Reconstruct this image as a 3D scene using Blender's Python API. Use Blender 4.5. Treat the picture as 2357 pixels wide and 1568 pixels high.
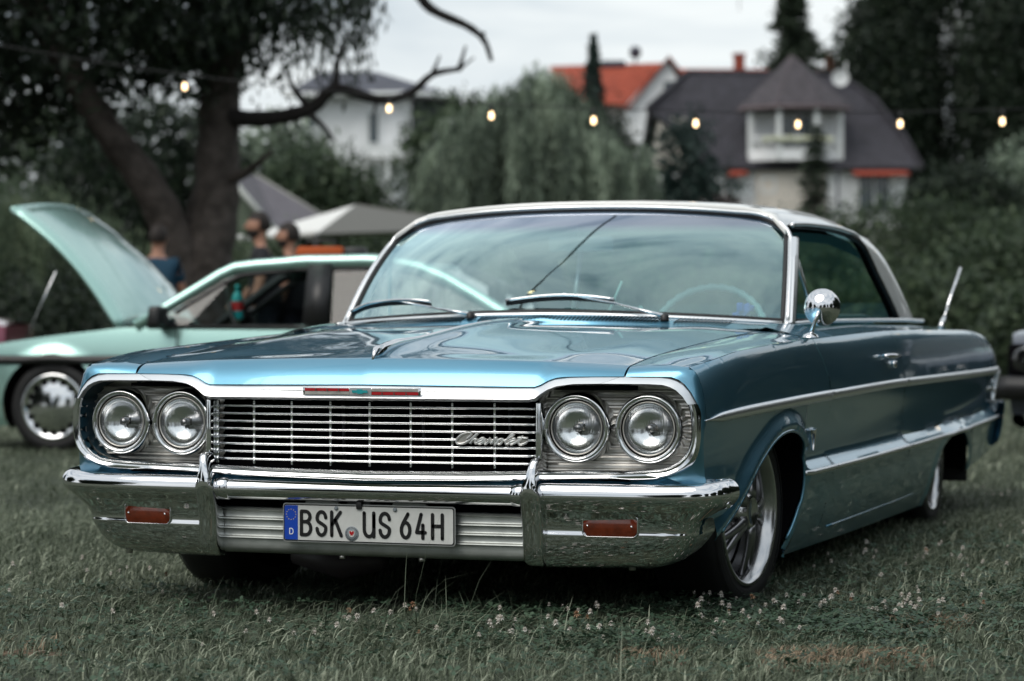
import bpy, bmesh, math, random
import numpy as np
from mathutils import Vector, Matrix
R_ = math.radians
rng = np.random.default_rng(7)
random.seed(7)
scene = bpy.context.scene
for o_ in list(bpy.data.objects): bpy.data.objects.remove(o_)
COL = scene.collection

# ------------------------------------------------------------------ camera
CAMP = Vector((2.678, -6.297, 0.836))
YAW, PITCH, ROLL = R_(-19.69), R_(-0.45), R_(-0.08)
fw = Vector((math.sin(YAW)*math.cos(PITCH), math.cos(YAW)*math.cos(PITCH), math.sin(PITCH)))
rt = Vector((math.cos(YAW), -math.sin(YAW), 0)); up = rt.cross(fw)
rt2 = rt*math.cos(ROLL)+up*math.sin(ROLL); up2 = up*math.cos(ROLL)-rt*math.sin(ROLL)
cam = bpy.data.cameras.new('camera'); camo = bpy.data.objects.new('camera', cam); COL.objects.link(camo)
M = Matrix((rt2, up2, -fw)).transposed().to_4x4(); M.translation = CAMP
camo.matrix_world = M
cam.sensor_width = 36.0; cam.lens = 36.0*5668/2357
cam.clip_start = .1; cam.clip_end = 1200
cam.dof.use_dof = True; cam.dof.focus_distance = 6.6; cam.dof.aperture_fstop = 3.4; cam.dof.aperture_blades = 0
scene.camera = camo

# ------------------------------------------------------------------ world and sun
SUN_EL, SUN_AZ = 52, 205          # degrees; azimuth measured from +Y towards +X
w = bpy.data.worlds.new('World'); scene.world = w; w.use_nodes = True
nt = w.node_tree; nt.nodes.clear()
N = nt.nodes.new; Lk = nt.links.new
sky = N('ShaderNodeTexSky'); sky.sky_type = 'NISHITA'; sky.sun_disc = False
sky.sun_elevation = R_(SUN_EL); sky.sun_rotation = R_(SUN_AZ); sky.air_density = 1.2; sky.dust_density = 2.5
tc = N('ShaderNodeTexCoord'); mp = N('ShaderNodeMapping'); mp.inputs['Scale'].default_value = (1.0, 1.0, 5.5)
Lk(tc.outputs['Generated'], mp.inputs['Vector'])
n1 = N('ShaderNodeTexNoise'); n1.inputs['Scale'].default_value = 2.3; n1.inputs['Detail'].default_value = 5; n1.inputs['Roughness'].default_value = .58
n1.inputs['Distortion'].default_value = .5
Lk(mp.outputs[0], n1.inputs['Vector'])
cr = N('ShaderNodeValToRGB'); e = cr.color_ramp
e.elements[0].position = .32; e.elements[0].color = (.30, .37, .43, 1)
e.elements[1].position = .60; e.elements[1].color = (.80, .84, .845, 1)
m_ = e.elements.new(.45); m_.color = (.60, .66, .70, 1)
Lk(n1.outputs['Fac'], cr.inputs['Fac'])
bg1 = N('ShaderNodeBackground'); bg1.inputs['Strength'].default_value = .06; Lk(sky.outputs[0], bg1.inputs['Color'])
bg2 = N('ShaderNodeBackground'); bg2.inputs['Strength'].default_value = .90; Lk(cr.outputs[0], bg2.inputs['Color'])
mx = N('ShaderNodeMixShader'); mx.inputs[0].default_value = .88
Lk(bg1.outputs[0], mx.inputs[1]); Lk(bg2.outputs[0], mx.inputs[2])
wo = N('ShaderNodeOutputWorld'); Lk(mx.outputs[0], wo.inputs['Surface'])
sl = bpy.data.lights.new('sun', 'SUN'); sl.energy = 1.3; sl.angle = R_(42); sl.color = (1, .95, .88)
so = bpy.data.objects.new('sun', sl); COL.objects.link(so)
sd = Vector((math.sin(R_(SUN_AZ))*math.cos(R_(SUN_EL)), math.cos(R_(SUN_AZ))*math.cos(R_(SUN_EL)), math.sin(R_(SUN_EL))))
so.rotation_euler = sd.to_track_quat('Z', 'Y').to_euler()
scene.view_settings.view_transform = 'Standard'; scene.view_settings.look = 'None'
scene.view_settings.exposure = 0.5; scene.view_settings.gamma = 1
scene.cycles.max_bounces = 8; scene.cycles.transparent_max_bounces = 24; scene.cycles.caustics_reflective = False
scene.cycles.caustics_refractive = False

# ------------------------------------------------------------------ materials
def mat(name, col, rough=.5, metal=0, coat=0, coat_r=.03, spec=.5, noise=0, nscale=20, bump=0, bscale=60, emit=None, estr=0, var=None, obj=True, flake=0):
    m = bpy.data.materials.new(name); m.use_nodes = True
    t = m.node_tree; b = t.nodes['Principled BSDF']
    b.inputs['Base Color'].default_value = (*col, 1); b.inputs['Roughness'].default_value = rough
    b.inputs['Metallic'].default_value = metal; b.inputs['Coat Weight'].default_value = coat
    b.inputs['Coat Roughness'].default_value = coat_r; b.inputs['Specular IOR Level'].default_value = spec
    if noise or bump or var:
        tcn = t.nodes.new('ShaderNodeTexCoord')
    if noise or var:
        nn = t.nodes.new('ShaderNodeTexNoise'); nn.inputs['Scale'].default_value = nscale; nn.inputs['Detail'].default_value = 4
        t.links.new(tcn.outputs['Object'], nn.inputs['Vector'])
        rp = t.nodes.new('ShaderNodeValToRGB'); rp.color_ramp.elements[0].position = .33; rp.color_ramp.elements[1].position = .67
        c2 = var if var else tuple(c*(1+noise) for c in col)
        c1 = col if var else tuple(c*(1-noise) for c in col)
        rp.color_ramp.elements[0].color = (*c1, 1); rp.color_ramp.elements[1].color = (*c2, 1)
        t.links.new(nn.outputs['Fac'], rp.inputs['Fac']); t.links.new(rp.outputs[0], b.inputs['Base Color'])
    if bump:
        n2 = t.nodes.new('ShaderNodeTexNoise'); n2.inputs['Scale'].default_value = bscale; n2.inputs['Detail'].default_value = 5
        t.links.new(tcn.outputs['Object'], n2.inputs['Vector'])
        bp = t.nodes.new('ShaderNodeBump'); bp.inputs['Strength'].default_value = 1; bp.inputs['Distance'].default_value = bump
        t.links.new(n2.outputs['Fac'], bp.inputs['Height']); t.links.new(bp.outputs[0], b.inputs['Normal'])
    if emit:
        b.inputs['Emission Color'].default_value = (*emit, 1); b.inputs['Emission Strength'].default_value = estr
    return m

def glass(name, tint, refl=1.0, rcol=(1, 1, 1), band=None):
    m = bpy.data.materials.new(name); m.use_nodes = True; t = m.node_tree; t.nodes.clear()
    n = t.nodes.new
    tr = n('ShaderNodeBsdfTransparent'); tr.inputs[0].default_value = (*tint, 1)
    gl = n('ShaderNodeBsdfGlossy'); gl.inputs['Roughness'].default_value = .015; gl.inputs[0].default_value = (*rcol, 1)
    fr = n('ShaderNodeFresnel'); ge = n('ShaderNodeNewGeometry'); mi = n('ShaderNodeMapRange'); mi.inputs[3].default_value = 1.55; mi.inputs[4].default_value = 1/1.55; t.links.new(ge.outputs['Backfacing'], mi.inputs[0]); t.links.new(mi.outputs[0], fr.inputs['IOR'])
    mu = n('ShaderNodeMath'); mu.operation = 'MULTIPLY'; mu.inputs[1].default_value = refl; mu.use_clamp = True
    mxx = n('ShaderNodeMixShader'); out = n('ShaderNodeOutputMaterial')
    t.links.new(fr.outputs[0], mu.inputs[0]); t.links.new(mu.outputs[0], mxx.inputs[0])
    t.links.new(tr.outputs[0], mxx.inputs[1]); t.links.new(gl.outputs[0], mxx.inputs[2])
    if band:
        g = n('ShaderNodeTexCoord'); s = n('ShaderNodeSeparateXYZ'); mr = n('ShaderNodeMapRange')
        t.links.new(g.outputs['Object'], s.inputs[0]); t.links.new(s.outputs['Z'], mr.inputs[0])
        mr.inputs[1].default_value = band[0]; mr.inputs[2].default_value = band[1]
        c3 = n('ShaderNodeMix'); c3.data_type = 'RGBA'; c3.inputs['A'].default_value = (*rcol, 1); c3.inputs['B'].default_value = (*band[3], 1); t.links.new(mr.outputs[0], c3.inputs['Factor']); t.links.new(c3.outputs['Result'], gl.inputs[0])
        cm = n('ShaderNodeMix'); cm.data_type = 'RGBA'; cm.inputs['A'].default_value = (*tint, 1); cm.inputs['B'].default_value = (*band[2], 1)
        t.links.new(mr.outputs[0], cm.inputs['Factor']); t.links.new(cm.outputs['Result'], tr.inputs[0])
    t.links.new(mxx.outputs[0], out.inputs[0])
    return m

def paint(name, col, dark, rough=.32):
    # metallic lacquer: flake normal noise below a clear coat
    m = mat(name, col, rough=rough, metal=.85, coat=1, coat_r=.02)
    t = m.node_tree; b = t.nodes['Principled BSDF']
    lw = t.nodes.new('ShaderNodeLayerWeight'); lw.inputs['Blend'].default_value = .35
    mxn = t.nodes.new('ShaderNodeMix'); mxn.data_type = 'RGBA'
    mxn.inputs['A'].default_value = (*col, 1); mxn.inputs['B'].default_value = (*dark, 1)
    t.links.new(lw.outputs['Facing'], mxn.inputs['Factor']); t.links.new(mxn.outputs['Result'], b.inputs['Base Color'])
    # faint dust film
    tcn = t.nodes.new('ShaderNodeTexCoord'); nn = t.nodes.new('ShaderNodeTexNoise'); nn.inputs['Scale'].default_value = 3.5; nn.inputs['Detail'].default_value = 8
    t.links.new(tcn.outputs['Object'], nn.inputs['Vector'])
    mr = t.nodes.new('ShaderNodeMapRange'); mr.inputs[1].default_value = .45; mr.inputs[2].default_value = .8; mr.inputs[3].default_value = .012; mr.inputs[4].default_value = .08
    t.links.new(nn.outputs['Fac'], mr.inputs[0]); t.links.new(mr.outputs[0], b.inputs['Coat Roughness'])
    n2 = t.nodes.new('ShaderNodeTexNoise'); n2.inputs['Scale'].default_value = 5; n2.inputs['Detail'].default_value = 1
    t.links.new(tcn.outputs['Object'], n2.inputs['Vector'])
    bp = t.nodes.new('ShaderNodeBump'); bp.inputs['Distance'].default_value = .0004
    t.links.new(n2.outputs['Fac'], bp.inputs['Height']); t.links.new(bp.outputs[0], b.inputs['Coat Normal'])
    return m

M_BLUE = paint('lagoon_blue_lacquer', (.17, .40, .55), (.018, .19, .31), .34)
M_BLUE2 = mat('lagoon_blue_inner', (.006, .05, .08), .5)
M_WHITE = mat('white_roof_lacquer', (.84, .84, .82), .3, coat=.8)
M_CHROME = mat('chrome', (.78, .78, .80), .045, metal=1, bump=.0006, bscale=3)
M_CHROME2 = mat('chrome_trim', (.76, .77, .78), .10, metal=1, bump=.0002, bscale=9)
M_BRIGHT = mat('bright_anodised_trim', (.90, .91, .92), .34, metal=1)
M_ALU = mat('worn_aluminium', (.66, .64, .60), .42, metal=.85, noise=.22, nscale=16, bump=.0004, bscale=90)
M_ALUD = mat('grey_valance_aluminium', (.40, .42, .40), .42, metal=.75, noise=.22, nscale=11, bump=.0004, bscale=60)
M_BLACK = mat('black_void', (.004, .004, .005), .9, spec=.05)
M_RUBBER = mat('rubber', (.012, .012, .013), .55, noise=.3, nscale=30)
M_TYRE = mat('tyre_rubber', (.009, .009, .010), .62, noise=.3, nscale=14, bump=.0006, bscale=80)
M_PLASTIC = mat('black_plastic', (.012, .012, .013), .4)
M_RIM = mat('brushed_rim', (.55, .55, .56), .2, metal=1)
M_RIMD = mat('grey_rim_spoke', (.34, .34, .35), .28, metal=.95)
M_AMBER = mat('amber_lens', (.11, .016, .004), .15, coat=1, noise=.25, nscale=40)
M_PLATE = mat('plate_white', (.62, .63, .61), .35, coat=.4, noise=.05, nscale=30)
M_PBLUE = mat('plate_blue', (.005, .055, .42), .35, coat=.4)
M_INK = mat('plate_ink', (.008, .008, .009), .4)
M_SEAL = mat('seal_grey', (.20, .23, .25), .5)
M_RED = mat('red_enamel', (.42, .010, .016), .25, coat=1)
M_TEAL = mat('teal_enamel', (.02, .33, .36), .3, coat=1)
M_YEL = mat('star_yellow', (.7, .5, .05), .5)
M_WS = glass('windscreen_glass', (.84, .98, .93), 6.0, (.70, .93, .94), band=(1.14, 1.17, (.40, .46, .56), (.60, .66, .78)))
M_SG = glass('side_glass', (.58, .74, .62), 1.0)
M_CG = glass('clear_car_glass', (.72, .82, .80), 1.0)
M_TINTG = glass('dark_car_glass', (.22, .25, .25), 1.0)
M_HL = bpy.data.materials.new('headlamp_glass'); M_HL.use_nodes = True
_b = M_HL.node_tree.nodes['Principled BSDF']; _b.inputs['Transmission Weight'].default_value = 1; _b.inputs['Roughness'].default_value = .02
_b.inputs['IOR'].default_value = 1.25; _b.inputs['Base Color'].default_value = (.95, .97, .97, 1)
M_REFL = mat('lamp_reflector', (.92, .93, .94), .16, metal=1)
M_SEAT = mat('teal_vinyl', (.05, .19, .22), .4, noise=.15, nscale=8)
M_SEATW = mat('pale_teal_trim', (.30, .55, .55), .35)
M_HEAD = mat('headliner', (.22, .30, .32), .8)

# ------------------------------------------------------------------ object helpers
def tag(o, label=None, cat=None, group=None, kind=None):
    if label: o['label'] = label
    if cat: o['category'] = cat
    if group: o['group'] = group
    if kind: o['kind'] = kind
    return o
def empty(name, loc=(0, 0, 0), rz=0, label=None, cat=None, group=None):
    o = bpy.data.objects.new(name, None); COL.objects.link(o); o.location = loc; o.rotation_euler = (0, 0, rz)
    o.empty_display_size = .2
    return tag(o, label, cat, group)
class MB:
    def __init__(s): s.v = []; s.f = []; s.n = 0
    def add(s, vs, fs):
        k = len(s.v); s.v += [tuple(map(float, p)) for p in vs]; s.f += [tuple(i+k for i in f) for f in fs]; return s
    def grid(s, G, flip=False, closed=False):
        a = len(G); b = len(G[0]); vs = [p for r in G for p in r]; fs = []
        for i in range(a-1):
            for j in range(b if closed else b-1):
                j2 = (j+1) % b
                q = (i*b+j, i*b+j2, (i+1)*b+j2, (i+1)*b+j)
                fs.append(q[::-1] if flip else q)
        return s.add(vs, fs)
    def box(s, c, d, rot=None, taper=1):
        vs = []
        for z in (-1, 1):
            for x, y in ((-1, -1), (1, -1), (1, 1), (-1, 1)):
                k = taper if z > 0 else 1
                p = Vector((x*d[0]/2*k, y*d[1]/2*k, z*d[2]/2))
                if rot is not None: p = rot @ p
                vs.append(Vector(c)+p)
        return s.add(vs, [(3, 2, 1, 0), (4, 5, 6, 7), (0, 1, 5, 4), (1, 2, 6, 5), (2, 3, 7, 6), (3, 0, 4, 7)])
    def tube(s, path, r, n=8, cap=True, closed=False, sx=1, sy=1, upv=(0, 0, 1)):
        P = [Vector(p) for p in path]; m = len(P); rr = r if hasattr(r, '__len__') else [r]*m
        G = []; upv = Vector(upv); pb = None
        for i, p in enumerate(P):
            if closed: t = (P[(i+1) % m]-P[i-1])
            else: t = P[min(i+1, m-1)]-P[max(i-1, 0)]
            if t.length < 1e-9: t = Vector((0, 0, 1))
            t.normalize()
            if pb is None:
                a = upv.cross(t)
                if a.length < 1e-3: a = Vector((1, 0, 0)).cross(t)
                if a.length < 1e-3: a = Vector((0, 1, 0)).cross(t)
                a.normalize()
            else:
                a = pb-t*pb.dot(t); a.normalize()
            pb = a; b2 = t.cross(a)
            G.append([p+(a*math.cos(q)*sx+b2*math.sin(q)*sy)*rr[i] for q in [2*math.pi*k/n for k in range(n)]])
        if closed: G.append(G[0])
        k0 = len(s.v); s.grid(G, closed=True)
        if cap and not closed:
            s.f.append(tuple(k0+j for j in range(n))[::-1]); s.f.append(tuple(k0+(m-1)*n+j for j in range(n)))
        return s
    def lathe(s, prof, mtx, n=48):
        # prof: (r, h) revolved about local z, mtx maps to world
        G = [[mtx @ Vector((r*math.cos(2*math.pi*k/n), r*math.sin(2*math.pi*k/n), h)) for k in range(n)] for r, h in prof]
        return s.grid(G, closed=True)
    def poly(s, pts): return s.add(pts, [tuple(range(len(pts)))])
    def prism(s, pts, off):
        # extrude planar polygon by vector off
        n = len(pts); off = Vector(off); P = [Vector(p) for p in pts]; Q = [p+off for p in P]
        return s.add(P+Q, [tuple(range(n))[::-1], tuple(range(n, 2*n))]+[(i, (i+1) % n, (i+1) % n+n, i+n) for i in range(n)])
    def build(s, name, m, parent=None, smooth=True, merge=False, bevel=0, label=None, auto=None, thick=0, normals=True):
        me = bpy.data.meshes.new(name); me.from_pydata(s.v, [], s.f)
        if merge or bevel or normals:
            bm = bmesh.new(); bm.from_mesh(me)
            if merge: bmesh.ops.remove_doubles(bm, verts=bm.verts, dist=merge if merge is not True else .0008)
            if normals: bmesh.ops.recalc_face_normals(bm, faces=bm.faces)
            if bevel: bmesh.ops.bevel(bm, geom=list(bm.edges), offset=bevel, segments=2, affect='EDGES', profile=.5, clamp_overlap=True)
            bm.to_mesh(me); bm.free()
        for mm in (m if isinstance(m, (list, tuple)) else [m]): me.materials.append(mm)
        if smooth: me.polygons.foreach_set('use_smooth', [True]*len(me.polygons))
        if smooth and auto: me.set_sharp_from_angle(angle=R_(auto))
        o = bpy.data.objects.new(name, me); COL.objects.link(o)
        if parent: o.parent = parent
        if thick:
            md = o.modifiers.new('thickness', 'SOLIDIFY'); md.thickness = thick; md.offset = -1
        if label: o['label'] = label
        return o
def lerp(a, b, t): return a+(b-a)*t
def sm(t): t = max(0., min(1., t)); return t*t*(3-2*t)
def interp(x, xs, ys): return float(np.interp(x, xs, ys))
def cr_interp(x, xs, ys):
    # monotone-ish smooth interpolation (Catmull-Rom on uneven knots)
    xs = list(xs); n = len(xs)
    if x <= xs[0]: return ys[0]
    if x >= xs[-1]: return ys[-1]
    i = max(k for k in range(n) if xs[k] <= x); i = min(i, n-2)
    h = xs[i+1]-xs[i]; t = (x-xs[i])/h
    def sl_(k):
        if k <= 0: return (ys[1]-ys[0])/(xs[1]-xs[0])
        if k >= n-1: return (ys[-1]-ys[-2])/(xs[-1]-xs[-2])
        a = (ys[k]-ys[k-1])/(xs[k]-xs[k-1]); b = (ys[k+1]-ys[k])/(xs[k+1]-xs[k])
        return 0 if a*b <= 0 else 2*a*b/(a+b)
    m0, m1 = sl_(i)*h, sl_(i+1)*h
    return ys[i]*(2*t**3-3*t*t+1)+m0*(t**3-2*t*t+t)+ys[i+1]*(-2*t**3+3*t*t)+m1*(t**3-t*t)
def catmull(pts, k=6, closed=False):
    P = [Vector(p) for p in pts]; n = len(P); out = []
    rngi = range(n) if closed else range(n-1)
    for i in rngi:
        p1, p2 = P[i], P[(i+1) % n]
        p0 = P[i-1] if (closed or i > 0) else p1*2-p2
        p3 = P[(i+2) % n] if (closed or i < n-2) else p2*2-p1
        for j in range(k):
            t = j/k
            out.append(.5*((2*p1)+(p2-p0)*t+(2*p0-5*p1+4*p2-p3)*t*t+(3*p1-p0-3*p2+p3)*t**3))
    if not closed: out.append(P[-1])
    return out
def ctree(o, parent=None, label=None):
    c = o.copy(); COL.objects.link(c)
    if parent: c.parent = parent
    if label: c['label'] = label
    for ch in list(o.children): ctree(ch, c)
    return c

# ==================================================================
# SETTING : site frame = origin under the camera, a to the right, d away
# ==================================================================
RH = Vector((math.cos(YAW), -math.sin(YAW), 0)); FH = Vector((math.sin(YAW), math.cos(YAW), 0))
O0 = Vector((CAMP.x, CAMP.y, 0))
def site(a, d, z=0): return O0+RH*a+FH*d+Vector((0, 0, z))
def terrain(a, d):
    t = max(0., d-30)
    h = 4.6*sm(t/75)+.8*sm((d-100)/80)
    if d < -6: h = 1.2*sm((-d-6)/40)
    return h+.03*math.sin(a*.7)*math.sin(d*.5+1)*sm((d-16)/10)

M_GROUND = mat('meadow_soil_and_turf', (.030, .040, .024), .95, var=(.066, .080, .048), nscale=1.1, bump=.02, bscale=30)
xs = np.concatenate([-np.geomspace(700, 12, 30), np.arange(-11, 11.1, 1.0), np.geomspace(12, 700, 30)])
ds = np.concatenate([-np.geomspace(700, 12, 24), np.arange(-11, 40, 1.0), np.geomspace(40, 900, 40)])
g = MB(); G = []
for d_ in ds: G.append([site(a_, d_, terrain(a_, d_)) for a_ in xs])
g.grid(G)
tag(g.build('ground', M_GROUND, normals=False), kind='structure')

# ==================================================================
# FOREGROUND CAR (world frame: x lateral, y rearwards, z up, front bumper at y = 0)
# ==================================================================
CAR = empty('classic_car', (0, 0, 0), 0, 'blue two-door sixties hardtop with white roof and chrome bumper, parked foremost on the grass', 'car')
def yf(x): return cr_interp(abs(x), [0, .3, .48, .6, .74, .94], [-.031, -.018, .000, .015, .026, .032])                 # plan curve of the nose
def crest(y): return (cr_interp(y, [.06, .3, .8, 1.5, 3, 4.3, 5.0, 5.30], [.902, .928, .942, .95, .952, .94, .915, .875]),
                      cr_interp(y, [.06, .5, 1.44, 2.8, 4.2, 4.9, 5.27], [.712, .752, .780, .800, .795, .77, .735]))
def gapx(y): return cr_interp(y, [0, .07, .7, 1.12, 1.4, 1.6], [.737, .737, .757, .772, .785, .80])
def gapz(y): return cr_interp(y, [.07, .3, .7, 1.27, 1.5], [.7135, .738, .768, .800, .808])
ARCHF = catmull([(.06, .19), (.16, .235), (.26, .28), (.36, .325), (.44, .364), (.54, .412), (.66, .455), (.76, .485), (.86, .502), (.96, .505), (1.06, .490), (1.13, .453), (1.165, .385), (1.168, .30), (1.13, .20), (1.06, .115)], 5)
ARCHR = catmull([(3.42, .10), (3.44, .22), (3.50, .30), (3.62, .355), (3.80, .378), (3.98, .375), (4.16, .345), (4.27, .30), (4.33, .24), (4.36, .185)], 5)
def arch_z(A, y):
    ys = [p[0] for p in A]
    if y <= min(ys)+.0 or y >= max(ys): return None
    zz = [p[1]+(q[1]-p[1])*((y-p[0])/((q[0]-p[0]) or 1e-9)) for p, q in zip(A, A[1:]) if min(p[0], q[0]) <= y <= max(p[0], q[0])]
    return max(zz) if zz else None
ARF = [(p[0], p[1]) for p in ARCHF]; ARR = [(p[0], p[1]) for p in ARCHR]
def rocker(y): return cr_interp(y, [.9, 1.02, 3.3, 4.3, 5.3], [.112, .112, .105, .19, .25])
def adist(A, y, z):
    best = 9
    for p, q in zip(A, A[1:]):
        vx, vz = q[0]-p[0], q[1]-p[1]; L2 = vx*vx+vz*vz+1e-12
        t = max(0, min(1, ((y-p[0])*vx+(z-p[1])*vz)/L2))
        best = min(best, math.hypot(y-p[0]-t*vx, z-p[1]-t*vz))
    return best
def bodyx(y):
    return cr_interp(y, [.05, .25, .6, 1.2, 2.0, 3.5, 4.6, 5.1, 5.35], [.951, .960, .966, .974, .985, .988, .975, .955, .93])
def X(y, z):
    cx, cz = crest(y); bx = bodyx(y)
    zs = cr_interp(y, [0, .4, 1.5, 2.7, 5.3], [.568, .580, .598, .609, .607])      # spear height
    led = sm((y-1.174)/.03)                         # lower ledge only behind the front wheel
    zl = cr_interp(y, [1.0, 2.8, 5.2], [.404, .412, .436]); zb = zl-.036
    if z > zs:
        t = (z-zs)/(cz-zs); t = max(0, min(1, t))
        x = bx-.006+(cx-bx)*(1-math.sqrt(max(0, 1-min(1, t*.985)**2.4)))*1.0-.004*math.sin(math.pi*t)
        x = bx+(cx+.004-bx)*(.35*t+.65*(1-(1-t**3.2)**.62))
    elif z > zl:
        t = (zs-z)/(zs-zl)
        x = bx-(.016*led+.004)*math.sin(math.pi*min(1, t*1.0)*.5)**1.5-.004*math.sin(math.pi*t)
    elif z > zb:
        t = (zl-z)/(zl-zb)
        x = bx-.020*led-.004+(.032*led)*t
    else:
        t = (zb-z)/(zb-.11)
        x = bx-.004+.012*led*(1-sm(t*4))-.010*t-.055*t*t
    for A in (ARF, ARR):
        y0, y1 = A[0][0]-.1, A[-1][0]+.1
        if y0 < y < y1:
            d = adist(A, y, z)
            k = .022 if A is ARF else .012
            if A is ARF and y > 1.08: k *= lerp(.25, 1, sm((z-.40)/.08))
            if d < .07: x += k*sm(1-d/.07)
            if d < .012: x -= .010*(1-d/.012)
    return x

def in_poly(P, y, z):
    c = False; j = len(P)-1
    for i in range(len(P)):
        if (P[i][1] > z) != (P[j][1] > z) and y < (P[j][0]-P[i][0])*(z-P[i][1])/(P[j][1]-P[i][1])+P[i][0]: c = not c
        j = i
    return c
def near_poly(A, y, z):
    best = (9, None)
    for p, q in zip(A, A[1:]):
        vx, vz = q[0]-p[0], q[1]-p[1]; L2 = vx*vx+vz*vz+1e-12
        t = max(0, min(1, ((y-p[0])*vx+(z-p[1])*vz)/L2)); py, pz = p[0]+t*vx, p[1]+t*vz
        d = math.hypot(y-py, z-pz)
        if d < best[0]: best = (d, (py, pz))
    return best
def side_skin(b, sgn, y0f, y1f, nom0, nom1, ny, nz, arch=None):
    # fine quad skin in (y, z); cells inside the wheel opening are removed and the rim vertices snapped to the arch
    k0 = len(b.v); P = None
    if arch: P = [(arch[0][0], -1)]+list(arch)+[(arch[-1][0], -1)]; h = .016 if arch is ARF else max(abs(nom1-nom0)/ny, .62/nz)
    on = []; 
    for i in range(ny+1):
        s = i/ny; yn = lerp(nom0, nom1, s); cz = crest(yn)[1]; zb = rocker(yn)
        for j in range(nz+1):
            z = lerp(cz, zb, j/nz)
            ya, yb = y0f(z), y1f(z)
            y = yn+(ya-nom0)*sm(1-(yn-nom0)/.16)+(yb-nom1)*sm(1-(nom1-yn)/.22)
            st = 0
            if arch and arch[0][0]-.05 < y < arch[-1][0]+.15 and z < .56:
                d, q = near_poly(arch, y, z)
                if d < h*.72: y, z = q; st = 1
                elif in_poly(P, y, z): st = 2
            on.append(st); b.v.append((sgn*X(y, z), y, z))
    for i in range(ny):
        for j in range(nz):
            q = (k0+i*(nz+1)+j, k0+i*(nz+1)+j+1, k0+(i+1)*(nz+1)+j+1, k0+(i+1)*(nz+1)+j)
            st = [on[v-k0] for v in q]
            if 2 in st: continue
            if arch and min(st) == 1:
                my = sum(b.v[v][1] for v in q)/4; mz = sum(b.v[v][2] for v in q)/4
                if in_poly(P, my, mz): continue
            b.f.append(q)
def cutA(z): return cr_interp(z, [.11, .3, .47, .64, .775], [1.50, 1.515, 1.50, 1.47, 1.335])
def cutB(z): return cr_interp(z, [.10, .3, .43, .62, .80], [2.80, 2.79, 2.77, 2.71, 2.585])
def frontE(z): return cr_interp(z, [.30, .38, .45, .61, .68, .712], [.16, .085, .064, .072, .070, .060])
def rearE(z): return cr_interp(z, [.2, .4, .6, .735], [5.22, 5.26, 5.32, 5.30])

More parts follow.
